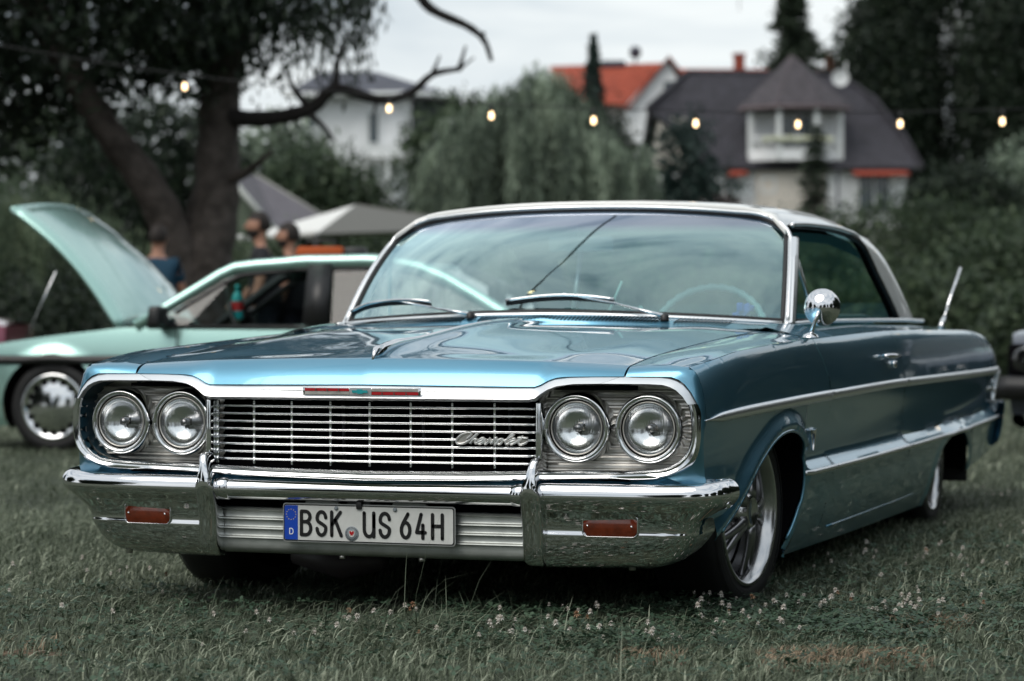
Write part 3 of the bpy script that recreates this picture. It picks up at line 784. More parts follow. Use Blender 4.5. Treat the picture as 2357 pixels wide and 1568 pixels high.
guard(1); guard(-1)
# turn signals
def turn(sgn):
    pts = []
    w_, h_, r_ = .074, .0285, .013
    for cx_, cz_, a0 in ((w_-r_, h_-r_, 0), (-w_+r_*1, h_-r_, 90), (-w_+r_, -h_+r_, 180), (w_-r_, -h_+r_, 270)):
        for k in range(5): a = R_(a0+k*22.5); pts.append((cx_+r_*math.cos(a), cz_+r_*math.sin(a)))
    def fy(x): # surface y of the bumper near x
        xx = x/.985; s = np.interp(xx, [bplan(s)[0] for s in np.linspace(0, 1, 100)], np.linspace(0, 1, 100)); return bplan(float(s))[1]+.010
    x0 = .697
    b = MB(); G = []
    for k, (o, sc_) in enumerate(((.008, 1.07), (.000, 1.06), (-.003, 1.03), (-.002, 1.0), (.006, .99))):
        G.append([(sgn*(x0+p[0]*sc_), fy(x0+p[0])+o, .285+p[1]*sc_) for p in pts])
    b.grid([[G[i][j] for i in range(5)] for j in list(range(len(pts)))+[0]])
    f = b.build('turn_signal', M_CHROME, CAR)
    b = MB(); n = 8; GG = []
    for i in range(17):
        x = -w_+2*w_*i/16; row = []
        hz = h_
        ex = max(0, abs(x)-(w_-r_)); hz = h_-r_+math.sqrt(max(0, r_*r_-ex*ex))
        for j in range(n+1):
            v = -1+2*j/n; row.append((sgn*(x0+x), fy(x0+x)+.001-.003*(1-v*v), .285+v*hz))
        GG.append(row)
    b.grid(GG); b.build('amber_lens', M_AMBER, f)
    b = MB()
    for q in (-1.08, 1.08): b.lathe([(.0028, 0), (.0026, .002), (.0001, .003)], Matrix.Translation((sgn*(x0+q*.056), fy(x0+q*.056)-.006, .285)) @ Matrix.Rotation(math.pi/2, 4, 'X'), 10)
    b.build('lens_screw', M_CHROME2, f)
turn(1); turn(-1)
b = MB(); b.lathe([(.012, 0), (.011, .004), (.006, .008), (.0001, .009)], Matrix.Translation((1.0, .105, .345)) @ Matrix.Rotation(math.pi/2, 4, 'Y'), 16)
b.build('bumper_bolt', M_CHROME, CAR)
b = MB(); b.tube([(.735, .10, .205), (.735, .10, .160)], .010, 8); b.tube([(-.10, .05, .18), (-.10, .05, .170)], .009, 8); b.tube([(.14, .05, .18), (.14, .05, .170)], .009, 8)
b.tube([(-.80, .10, .19), (-.80, .10, .160)], .010, 8)
tag(b.build('bumper_stud', M_ALU, CAR), kind='stuff')

# ---- licence plate (520 x 110 mm)
PX, PY, PZ = 0.0, -.002, .2725
def ppt(x, z, o=0): return (PX+x, PY-o+.004*abs(x), PZ+z)
def rrect(w_, h_, r_, n=5):
    out = []
    for cx_, cz_, a0 in ((w_-r_, h_-r_, 0), (-w_+r_, h_-r_, 90), (-w_+r_, -h_+r_, 180), (w_-r_, -h_+r_, 270)):
        for k in range(n): a = R_(a0+k*90/(n-1)); out.append((cx_+r_*math.cos(a), cz_+r_*math.sin(a)))
    return out
b = MB(); b.prism([(PX+x, PY+.001, PZ+z) for x, z in rrect(.2595, .0545, .009)], (0, .003, 0)); PL = b.build('licence_plate', mat('plate_edge', (.55, .56, .56), .3, metal=.7), CAR, smooth=False)
b = MB(); b.prism([(PX+x, PY+.0000, PZ+z) for x, z in rrect(.2565, .0515, .007)], (0, .0014, 0)); b.build('plate_border', M_INK, PL, smooth=False)
b = MB(); b.prism([(PX+x, PY-.0010, PZ+z) for x, z in rrect(.2535, .0485, .006)], (0, .0012, 0)); b.build('plate_face', M_PLATE, PL, smooth=False)
b = MB(); b.prism([(PX-.2532+x, PY-.0018, PZ+z) for x, z in [(.0405, -.048), (.0405, .048), (.004, .048), (0, .044), (0, -.044), (.004, -.048)]], (0, .0009, 0)); b.build('country_band', M_PBLUE, PL, smooth=False)
b = MB()
for k in range(12):
    a = 2*math.pi*k/12; cx_, cz_ = PX-.2330+.0145*math.cos(a), PZ+.0225+.0145*math.sin(a)
    b.prism([(cx_+(.0020 if q % 2 == 0 else .0009)*math.sin(q*math.pi/5), PY-.0020, cz_+(.0020 if q % 2 == 0 else .0009)*math.cos(q*math.pi/5)) for q in range(10)], (0, .0003, 0))
b.build('star_ring', M_YEL, PL, smooth=False)
def stroke2d(pts, wd, y, th=.0014, closed=False):
    # flat stroke with rounded joints and ends, raised towards -y
    b = MB(); P = [Vector((p[0], p[1])) for p in pts]
    if closed: P.append(P[0])
    for a_, c_ in zip(P, P[1:]):
        d = c_-a_
        if d.length < 1e-7: continue
        d.normalize(); n_ = Vector((-d.y, d.x))*wd/2; e = 0
        q = [a_+n_-d*e, a_-n_-d*e, c_-n_+d*e, c_+n_+d*e]
        b.add([(v.x, y-th, v.y) for v in q], [(0, 1, 2, 3)])
        b.add([(q[0].x, y-th, q[0].y), (q[3].x, y-th, q[3].y), (q[3].x, y, q[3].y), (q[0].x, y, q[0].y), (q[1].x, y-th, q[1].y), (q[2].x, y-th, q[2].y), (q[2].x, y, q[2].y), (q[1].x, y, q[1].y)], [(0, 1, 2, 3), (4, 7, 6, 5)])
    for i, p in enumerate(P):
        rr = wd/2*(1 if 0 < i < len(P)-1 or closed else .999)
        b.add([(p.x+rr*math.cos(k*math.pi/6), y-th-.00001*i, p.y+rr*math.sin(k*math.pi/6)) for k in range(12)], [tuple(range(12))])
    return b
def arc(cx_, cz_, rx, rz, a0, a1, n=8): return [(cx_+rx*math.cos(R_(lerp(a0, a1, k/n))), cz_+rz*math.sin(R_(lerp(a0, a1, k/n)))) for k in range(n+1)]
LT = {  # unit box: x 0..1 (narrow), z 0..1, centre line of strokes
 'B': [[(0, 0), (0, 1), (.45, 1)]+arc(.45, .78, .50, .22, 90, -90)[1:]+[(0, .56)], [(.45, .56)]+arc(.48, .28, .55, .28, 90, -90)+[(0, 0)]],
 'S': [arc(.5, .72, .5, .28, 5, 180, 8)+arc(.5, .72, .5, .20, 200, 230, 2)+[(.72, .44)]+arc(.5, .28, .5, .24, 20, 0, 2)+arc(.5, .28, .5, .28, 0, -180, 8)],
 'K': [[(0, 0), (0, 1)], [(.02, .46), (.92, 1)], [(.38, .66), (1, 0)]],
 'U': [[(0, 1), (0, .3)]+arc(.5, .3, .5, .3, 180, 360, 8)+[(1, 1)], [(1, 1), (1, 0)]],
 '6': [[(.78, 1), (.22, .62)]+arc(.5, .32, .5, .32, 140, 500, 16)],
 '4': [[(.52, 1), (0, .24), (1, .24)], [(.72, .55), (.72, 0)]],
 'H': [[(0, 0), (0, 1)], [(1, 0), (1, 1)], [(0, .52), (1, .52)]],
 'D': [[(0, 0), (0, 1), (.5, 1)]+arc(.45, .65, .55, .35, 90, 0, 4)+[(1, .35)]+arc(.45, .35, .55, .35, 0, -90, 4)+[(0, 0)]]}
def letter(ch, x, z, w_, h_, wd, m, y=PY-.0011, th=.0016):
    b = MB()
    for st in LT[ch]:
        q = stroke2d([(x+p[0]*w_, z+p[1]*h_) for p in st], wd, y, th); b.add(q.v, q.f)
    return b.build('character', m, PL, smooth=False)
s_ = .52/2220.   # metres per measured unit along the plate
H_ = .0655; Z0 = PZ-.0335
for ch, xa, xb in (('B', 300, 460), ('S', 505, 660), ('K', 695, 860), ('U', 1115, 1280), ('S', 1320, 1480), ('6', 1590, 1740), ('4', 1785, 1935), ('H', 1985, 2150)):
    wd = .0098; x = PX-.26+(xa-75)*s_*1.0+wd/2+.001; letter(ch, x, Z0, (xb-xa)*s_-wd, H_, wd, M_INK)
letter('D', PX-.2375, PZ-.0325, .0105, .0155, .0024, mat('band_white', (.8, .8, .8), .5), y=PY-.0019, th=.0004)
b = MB(); b.lathe([(.0001, .0020), (.0200, .0020), (.0208, .0012), (.0208, 0)], Matrix.Translation((PX-.26+(980-75)*s_, PY-.0005, PZ-.0270)) @ Matrix.Rotation(math.pi/2, 4, 'X'), 32)
se = b.build('registration_seal', M_SEAL, PL)
xs0, zs0 = PX-.26+(980-75)*s_, PZ-.0270
b = MB(); b.prism([(xs0+x, PY-.0030, zs0+z) for x, z in [(-.0082, .0085), (.0082, .0085), (.0082, -.002), (.0060, -.0072), (0, -.0098), (-.0060, -.0072), (-.0082, -.002)]], (0, .0004, 0)); b.build('seal_shield', M_PLATE, PL, smooth=False)
b = MB(); b.prism([(xs0+x, PY-.0034, zs0+z) for x, z in [(0, .004), (.0025, .0075), (.0072, .0072), (.0066, 0), (.0045, -.003), (.0030, -.001), (.0034, -.0062), (0, -.0042), (-.0034, -.0062), (-.0030, -.001), (-.0045, -.003), (-.0066, 0), (-.0072, .0072), (-.0025, .0075)]], (0, .0003, 0)); b.build('seal_eagle', M_RED, PL, smooth=False)
b = MB()
for k in range(22):
    a = R_(20+k*15); b.box((xs0+.0165*math.cos(a), PY-.0026, zs0+.0165*math.sin(a)), (.0018, .0004, .0028), Matrix.Rotation(-a+math.pi/2, 3, 'Y'))
b.build('seal_lettering', M_INK, PL, smooth=False)
for xx in (-.095, .082):
    b = MB(); b.lathe([(.0062, 0), (.0058, .003), (.0022, .0042), (.0001, .003)], Matrix.Translation((PX+xx, PY-.001, PZ+.043)) @ Matrix.Rotation(math.pi/2, 4, 'X'), 16); b.build('plate_rivet', M_SEAL, PL)
b = MB(); b.box((PX-.055+.03, PY-.003, PZ+.052), (.016, .008, .020)); b.box((PX-.03, PY+.02, PZ+.058), (.07, .03, .012))
b.build('plate_clamp', M_PLASTIC, PL, bevel=.001)
for xx in (-.15, .115): b = MB(); b.prism([(PX+xx-.055, PY+.022, PZ+.048), (PX+xx+.055, PY+.022, PZ+.048), (PX+xx+.045, PY+.022, PZ+.064), (PX+xx-.045, PY+.022, PZ+.064)], (0, .01, 0)); b.build('plate_bracket', M_ALUD, PL, smooth=False)

# ---- underbody
b = MB(); b.box((0, 2.3, .165), (1.30, 3.0, .08)); b.box((0, .50, .33), (1.0, .9, .22)); b.box((0, 4.5, .27), (1.5, 1.4, .12)); b.box((0, .55, .45), (1.05, .5, .3))
b.build('underbody', M_BLACK, CAR, smooth=False)
b = MB(); b.tube([(-.47, .55, .13), (-.30, .52, .105), (-.16, .50, .125)], [.035, .05, .03], 12); b.build('suspension_arm', mat('steel_primer', (.10, .085, .09), .5), CAR)

# ---- windscreen
def WS(u, v):
    a = abs(u); B = wsbase(u)
    T = Vector((u*.700, 1.925+.125*a**2.4, 1.226-.040*a**2.2))
    p = B.lerp(T, v)
    nrm = Vector((0, -.64, .77)); nrm = Vector((u*.28, -.62, .70)).normalized()
    return p+nrm*(.035*math.sin(math.pi*v)*(1-.3*a))
def vmax(u):
    a = abs(u)
    if a < .82: return 1.
    k = (a-.82)/.18; return 1-.22*(1-math.sqrt(max(0, 1-k*k)))
us = sorted(set([round(float(v), 4) for v in np.linspace(-1, 1, 49)]+[s*k for s in (-1, 1) for k in (.985, .995, .93, .97)]))
b = MB(); b.grid([[WS(u, t*vmax(u)) for t in np.linspace(0, 1, 21)] for u in us]); wsg = b.build('windscreen', M_WS, CAR)
loop = [WS(u, 0) for u in np.linspace(-1, 1, 41)]+[WS(1, t*vmax(1)) for t in np.linspace(.04, 1, 14)]+[WS(u, vmax(u)) for u in [.998, .99, .97, .94, .91, .88, .85]+list(np.linspace(.82, -.82, 30))+[-.85, -.88, -.91, -.94, -.97, -.99, -.998]]+[WS(-1, t*vmax(-1)) for t in np.linspace(1, .04, 14)]
b = MB(); b.tube(loop, .0095, 8, closed=True); b.build('windscreen_gasket', M_RUBBER, CAR)
cen = Vector((0, 1.72, 1.04))
b = MB()
b.tube([WS(u, 0)+Vector((0, -.014, -.008)) for u in np.linspace(-1, 1, 41)], .0095, 8, sx=1, sy=.9); b.build('windscreen_lower_moulding', M_BRIGHT, CAR)
b = MB(); top = [WS(u, vmax(u))+Vector((.010*np.sign(u) if abs(u) > .8 else 0, -.006, .009)) for u in [-.998, -.99, -.97, -.94, -.91, -.88, -.85]+list(np.linspace(-.82, .82, 30))+[.85, .88, .91, .94, .97, .99, .998]]
sideL = [WS(-1, t*vmax(-1))+Vector((-.016, .004, 0)) for t in np.linspace(0, .98, 12)]
sideR = [WS(1, t*vmax(1))+Vector((.016, .004, 0)) for t in np.linspace(.98, 0, 12)]
b.tube(sideL+top+sideR, .0075, 8); b.build('windscreen_upper_moulding', M_BRIGHT, CAR)
for sg in (1, -1):   # A pillars: chrome outer face, black seal edge
    b = MB(); G = []
    for t in np.linspace(-.02, 1.0, 14):
        p = WS(1, t*vmax(1)); q = p+Vector((.022, .020, 0)); r = p+Vector((.026, .048, 0)); s2 = p+Vector((-.01, .06, 0))
        G.append([(sg*v.x, v.y, v.z) for v in (p+Vector((.006, -.002, .004)), p+Vector((.030, .008, .004)), p+Vector((.036, .030, 0)), p+Vector((.030, .054, 0)), s2)])
    b.grid(G); b.build('windscreen_pillar', M_BRIGHT, CAR, auto=50)
    b = MB(); b.tube([(sg*(WS(1, t*vmax(1)).x+.022), WS(1, t*vmax(1)).y+.056, WS(1, t*vmax(1)).z) for t in np.linspace(0, 1, 12)], .010, 6); b.build('pillar_seal', M_RUBBER, CAR)
# dark inner frame line behind the glass (dash top and header)

# ---- roof
def roofz(y): return cr_interp(y, [1.90, 2.1, 2.5, 2.9, 3.25, 3.5, 3.62], [1.243, 1.262, 1.284, 1.290, 1.272, 1.228, 1.195])
def dripx(y): return cr_interp(y, [2.03, 2.4, 3.0, 3.4, 3.62], [.708, .712, .708, .690, .672])
def dripz(y): return cr_interp(y, [2.03, 2.3, 2.7, 3.1, 3.35, 3.62], [1.176, 1.186, 1.190, 1.180, 1.150, 1.10])
b = MB(); G = []
for i in range(41):
    row = []
    q = i/40
    for j in range(33):
        u = -1+2*j/32; a = abs(u)
        y0 = WS(u*1.0, vmax(u)).y-.004
        y1 = 3.55-.02*a
        y = lerp(y0, y1, q)
        xe = dripx(max(y, 2.03)); zc = roofz(y); ze = dripz(max(y, 2.03))
        x = xe*math.sin(u*math.pi/2*.999)*(1) if False else xe*(u*(1.10-.10*a*a))
        k = abs(x)/xe
        z = ze+(zc-ze)*(1-.52*k**2-.48*k**9)
        if q < .0001: pass
        front = math.exp(-(q/.05)**1.2)
        tz = WS(u, vmax(u)).z+.030
        z = z*(1-front)+tz*front if q < .3 else z
        if q < .02: x = x*(1-front)+WS(u, vmax(u)).x*front
        row.append((x, y, z))
    G.append(row)
G = [[(p[0], p[1]-.006, p[2]-.020) for p in G[0]], [(p[0], p[1]-.007, p[2]-.008) for p in G[0]]]+G
b.grid(G)
roof = b.build('roof', M_WHITE, CAR)
b = MB(); b.grid([[(p[0]*.97, p[1]+.02, p[2]-.035) for p in r[::4]] for r in G[6::4]]); b.build('headliner', M_HEAD, CAR)
for sg in (1, -1):
    # drip rail
    b = MB(); b.tube([(sg*.722, 2.045, 1.165)]+[(sg*(dripx(y)+.006), y, dripz(y)-.006) for y in np.linspace(2.10, 3.30, 20)]+[(sg*.722, 3.40, 1.09), (sg*.738, 3.55, 1.02), (sg*.752, 3.70, .945), (sg*.77, 3.86, .845)], .009, 8)
    b.build('drip_rail', M_BRIGHT, CAR)
    # C pillar
    b = MB(); G = []
    fr_ = catmull([(.700, 3.02, 1.176), (.722, 3.25, 1.135), (.742, 3.42, 1.03), (.762, 3.60, .92), (.775, 3.72, .838)], 4)
    bk = catmull([(.690, 3.50, 1.165), (.715, 3.68, 1.10), (.738, 3.86, 1.0), (.758, 4.00, .90), (.768, 4.10, .835)], 4)
    for p, q in zip(fr_, bk):
        G.append([(sg*(lerp(p.x, q.x, t)+.012*math.sin(math.pi*t)), lerp(p.y, q.y, t), lerp(p.z, q.z, t)) for t in np.linspace(0, 1, 8)])
    b.grid(G); b.build('rear_pillar', M_WHITE, CAR, thick=.02)
    b = MB(); b.grid([[(p[0]-sg*.028, p[1]-.05*(1-k9/7), p[2]) for k9, p in enumerate(r)] for r in G]); b.build('pillar_trim', M_PLASTIC, CAR)
    b = MB(); b.tube([(sg*(p.x-.004), p.y-.012, p.z) for p in fr_], .013, 6); b.build('quarter_window_seal', M_RUBBER, CAR)
    # side glass: door window and quarter window
    SE = [Vector((WS(1, t*vmax(1)).x+.012, WS(1, t*vmax(1)).y+.05, WS(1, t*vmax(1)).z)) for t in (0, .5, 1)]
    def sill(y): return Vector((.790, y, .834))
    def headr(y): return Vector((dripx(y)-.008, y, dripz(y)-.014))
    b = MB(); G = []
    for q in np.linspace(0, 1, 12):
        lo = sill(lerp(1.74, 2.66, q)); hi = headr(lerp(2.10, 2.64, q)); G.append([(sg*lerp(lo.x, hi.x, t), lerp(lo.y, hi.y, t), lerp(lo.z, hi.z, t)) for t in np.linspace(0, 1, 6)])
    b = MB(); G = []
    for q in np.linspace(0, 1, 8):
        lo = sill(lerp(2.68, 3.68, q)); hi = headr(lerp(2.66, 3.05, q)); G.append([(sg*lerp(lo.x, hi.x, t), lerp(lo.y, hi.y, t), lerp(lo.z, hi.z, t)) for t in np.linspace(0, 1, 6)])
    b = MB(); b.tube([(sg*.792, 2.07, .834), (sg*.772, 2.02, .95), (sg*.742, 1.955, 1.10)], .008, 8); b.build('vent_window_frame', M_CHROME2, CAR)
    b = MB(); b.tube([(sg*.794, 1.76, .836), (sg*.794, 2.08, .836)], .008, 6); b.build('vent_window_sill', M_RUBBER, CAR)
    b = MB(); b.tube([sv*1 for sv in [Vector((sg*headr(y).x, y, headr(y).z)) for y in np.linspace(2.08, 3.04, 12)]], .012, 6); b.build('roof_rail_seal', M_RUBBER, CAR)
# rear window
b = MB(); G = []
for u in np.linspace(-1, 1, 21):
    G.append([Vector((u*.655, 3.52, 1.228-.045*abs(u)**2.5)).lerp(Vector((u*.73, 4.14, .845)), t)+Vector((0, .02, .03))*math.sin(math.pi*t) for t in np.linspace(0, 1, 9)])
b.grid(G); b.build('rear_window', M_SG, CAR)
# rear deck and tail
b = MB(); G = []
for y in np.linspace(4.08, 5.30, 24):
    G.append([(x, y, (crest(y)[1]+.02*(1-sm((y-4.2)/1)))+.015*(1-(x/.73)**2)) for x in np.linspace(-.735, .735, 15)])
b.grid(G); b.build('boot_lid', M_BLUE, CAR)
b = MB(); G = []
for s in np.linspace(-1, 1, 41):
    a = abs(s); x = s*.985; y = 5.38-.0*a
    y = 5.40-.04*a**2-.20*sm((a-.86)/.14)
    G.append([(x, y-.03, .47), (x*1.005, y, .465), (x*1.005, y+.02, .44), (x, y+.015, .40), (x*.99, y+.01, .33), (x*.98, y-.02, .28), (x*.96, y-.06, .262)])
b.grid(G); b.build('rear_bumper', M_CHROME, CAR)
# antenna, tapering mast at the rear quarter
b = MB(); b.tube([(.86, 4.22, .80), (.862, 4.25, .83), (.864, 4.285, .852)], [.014, .013, .008], 10); b.tube([(.864, 4.285, .85), (.868, 4.345, .90)], .006, 8)
b.tube([(.868, 4.34, .895), (.88, 4.60, 1.068)], [.0085, .0065], 8)
b.build('antenna', M_CHROME2, CAR)
# mud flap
for sg in (1, -1):
    b = MB(); b.box((sg*.84, 4.40, .235), (.20, .02, .19), Matrix.Rotation(.1, 3, 'X')); b.build('mud_flap', M_RUBBER, CAR, bevel=.006)

# ---- door mirror
MR = MB(); mc = Vector((.985, 1.315, .878)); 
T_ = Matrix.Translation(mc) @ Matrix.Rotation(R_(-8), 4, 'Z') @ Matrix.Rotation(math.pi/2, 4, 'X')
MR.lathe([(.058, -.018), (.0595, -.012), (.0585, -.004), (.053, .010), (.043, .023), (.028, .032), (.012, .037), (.0001, .0385)], T_, 36)
MR.lathe([(.0585, -.018), (.054, -.0185), (.0001, -.0175)], T_, 36)
mo = MR.build('door_mirror', M_CHROME, CAR)
b = MB(); b.tube([mc+Vector((0, -.030, -.012)), mc+Vector((-.004, -.040, -.030)), mc+Vector((-.018, -.034, -.062)), mc+Vector((-.028, -.02, -.086))], [.007, .0065, .0055, .009], 10)
b.lathe([(.026, 0), (.022, .008), (.010, .014)], Matrix.Translation((.956, 1.295, .784)), 20); b.build('mirror_stalk', M_CHROME, mo)

# ---- wipers
def wiper(piv, elbow, head, bl):
    b = MB(); piv, elbow, head = Vector(piv), Vector(elbow), Vector(head)
    b.tube([piv, piv.lerp(elbow, .35), elbow], [.0125, .010, .0065], 8, sy=.6)
    b.tube([elbow, elbow.lerp(head, .9), head, head+Vector((-.015, 0, -.008))], [.0062, .0045, .0042, .004], 8, sy=.7)
    wp = b.build('wiper', M_CHROME2, CAR)
    b = MB(); b.lathe([(.015, 0), (.014, .016), (.006, .022)], Matrix.Translation(piv+Vector((0, -.002, -.014))), 16); b.build('wiper_pivot', M_PLASTIC, wp)
    b = MB(); P = catmull(bl, 5); b.tube([p+Vector((0, -.006, .003)) for p in P], .0042, 6, sy=1.3); b.build('wiper_blade_holder', M_CHROME2, wp)
    b = MB(); G = [[p, p+Vector((0, .006, -.014))] for p in P]; b.grid(G); b.build('wiper_rubber', M_RUBBER, wp, thick=.003)
wiper((.428, 1.478, .852), (.262, 1.488, .893), (.072, 1.500, .928), [(-.135, 1.505, .903), (-.02, 1.500, .916), (.075, 1.498, .920), (.17, 1.500, .915), (.248, 1.505, .905)])
wiper((-.252, 1.478, .860), (-.40, 1.490, .884), (-.565, 1.530, .911), [(-.735, 1.585, .868), (-.66, 1.555, .893), (-.565, 1.53, .905), (-.47, 1.512, .906), (-.405, 1.505, .900)])

# ---- interior
b = MB(); G = []
for u in np.linspace(-.97, .97, 15):
    p = wsbase(u); G.append([p+Vector((0, .01, -.012)), Vector((u*.76, 1.86, .835)), Vector((u*.76, 1.90, .80)), Vector((u*.76, 1.88, .60)), Vector((u*.76, 1.86, .45))])
b.grid(G); b.build('dashboard', M_SEAT, CAR)
def seat(y, nm):
    b = MB()
    for sg in (-1, 1): b.box((sg*.36, y, .46), (.66, .55, .16)); b.box((sg*.36, y+.28, .66), (.66, .14, .40), Matrix.Rotation(R_(-14), 3, 'X'))
    o = b.build(nm, M_SEAT, CAR, bevel=.035)
seat(2.45, 'front_seat'); seat(3.30, 'rear_seat')
b = MB(); b.box((0, 3.85, .80), (1.40, .5, .03)); b.build('parcel_shelf', M_SEAT, CAR)
b = MB(); b.box((0, 2.7, .30), (1.45, 2.4, .04))
for sg in (1, -1): b.box((sg*.76, 2.7, .56), (.03, 2.2, .50))
b.build('cabin_trim', M_SEAT, CAR)
st_c = Vector((.415, 2.06, .775)); Rm = Matrix.Rotation(R_(62), 4, 'X'); TT = Matrix.Translation(st_c) @ Rm
b = MB(); P = [TT @ Vector((.205*math.cos(a), .205*math.sin(a), 0)) for a in np.linspace(0, 2*math.pi, 97)[:-1]]
b.tube(P, [.0125+.0022*math.sin(k*math.pi*2/3) for k in range(96)], 8, closed=True)
b.tube([TT @ Vector((-.19, 0, 0)), TT @ Vector((0, 0, -.04)), TT @ Vector((.19, 0, 0))], .008, 6); b.tube([TT @ Vector((0, 0, -.04)), TT @ Vector((0, .0, -.35))], .022, 8)
b.build('steering_wheel', M_SEATW, CAR)
b = MB(); b.box((-.05, 2.06, 1.112), (.245, .014, .058)); im = b.build('rear_view_mirror', mat('mirror_back', (.55, .62, .62), .25, metal=.5), CAR, bevel=.006)
b = MB(); b.tube([(-.055, 2.055, 1.14), (-.062, 2.02, 1.195)], [.007, .004], 6); b.tube([(-.05, 2.06, 1.08), (-.055, 1.98, .86)], .010, 6); b.build('mirror_stem', mat('stem_grey', (.4, .48, .48), .3, metal=.5), im)
b = MB(); b.tube([(.24, 2.00, .80), (.20, 1.95, .885)], [.006, .009], 8); b.build('column_shift_lever', M_SEATW, CAR)
b = MB(); 
for k in range(9): b.box((.60+.018*math.sin(k*2.1), 1.80+.01*k, .868+.014*math.cos(k*1.7)), (.022, .02, .030), Matrix.Rotation(k*.7, 3, 'Y'))
gar = b.build('flower_garland', mat('garland_blue', (.02, .10, .55), .6), None, bevel=.004, label='small bright blue flower garland lying on the dashboard by the steering wheel'); gar['category'] = 'garland'
b = MB(); b.box((.15, 1.80, .90), (.008, .004, .16), Matrix.Rotation(R_(24), 3, 'Y')); b.build('sticker_rod', M_SEATW, CAR)

# ---- wheels
def wheel(c, rz, sgn, name='wheel'):
    # local +z points outwards
    t = Matrix.Translation(c) @ Matrix.Rotation(rz, 4, 'Z') @ Matrix.Rotation(sgn*math.pi/2, 4, 'Y')
    b = MB(); b.lathe([(.218, .0), (.222, .006), (.235, .0105), (.262, .009), (.280, -.004), (.289, -.022), (.292, -.05), (.292, -.15), (.286, -.19), (.26, -.215), (.21, -.215)], t, 96)
    wl = b.build(name, M_TYRE, CAR)
    for r_ in (.243, .270):
        b = MB(); b.lathe([(r_-.002, .0095), (r_, .0112), (r_+.002, .0095)], t, 96); b.build('sidewall_rib', M_TYRE, wl)
    b = MB(); b.lathe([(.223, .0), (.222, .010), (.217, .013), (.211, .011), (.204, -.002), (.196, -.012), (.190, -.030), (.186, -.060), (.184, -.11), (.184, -.19), (.10, -.20)], t, 96); b.build('rim', M_RIM, wl)
    b = MB(); b.lathe([(.176, -.085), (.05, -.083), (.0001, -.083)], t, 48); b.build('brake_disc', M_RIMD, wl)
    b = MB()
    for k in range(5):
        a = 2*math.pi*k/5+.25
        for off in (-.16, .16):
            P = []; rr = []
            for q in np.linspace(0, 1, 7):
                rad = lerp(.045, .190, q); an = a+off*(.35+.65*q**.8)*(1 if rad > 0 else 1)
                P.append(t @ Vector((rad*math.cos(an), rad*math.sin(an), lerp(.006, -.026, q**1.6)))); rr.append(lerp(.019, .012, q))
            b.tube(P, rr, 8, sy=.75, upv=tuple((t.to_3x3() @ Vector((0, 0, 1)))))
    b.build('spoke', M_RIMD, wl)
    b = MB(); b.lathe([(.066, -.03), (.064, -.004), (.052, .012), (.040, .020), (.038, .018), (.0001, .018)], t, 40); b.build('hub', M_RIM, wl)
    for k in range(5):
        a = 2*math.pi*k/5+.25+math.pi/5; b = MB(); b.lathe([(.009, -.02), (.0085, .003), (.0001, .005)], t @ Matrix.Translation((.052*math.cos(a), .052*math.sin(a), 0)), 8); b.build('wheel_nut', M_CHROME2, wl)
    return wl
wheel((.868, .835, .268), R_(-7), 1)
wheel((.872, 3.90, .268), 0, 1)
wheel((-.872, .835, .268), R_(-7), -1)
wheel((-.872, 3.90, .268), 0, -1)

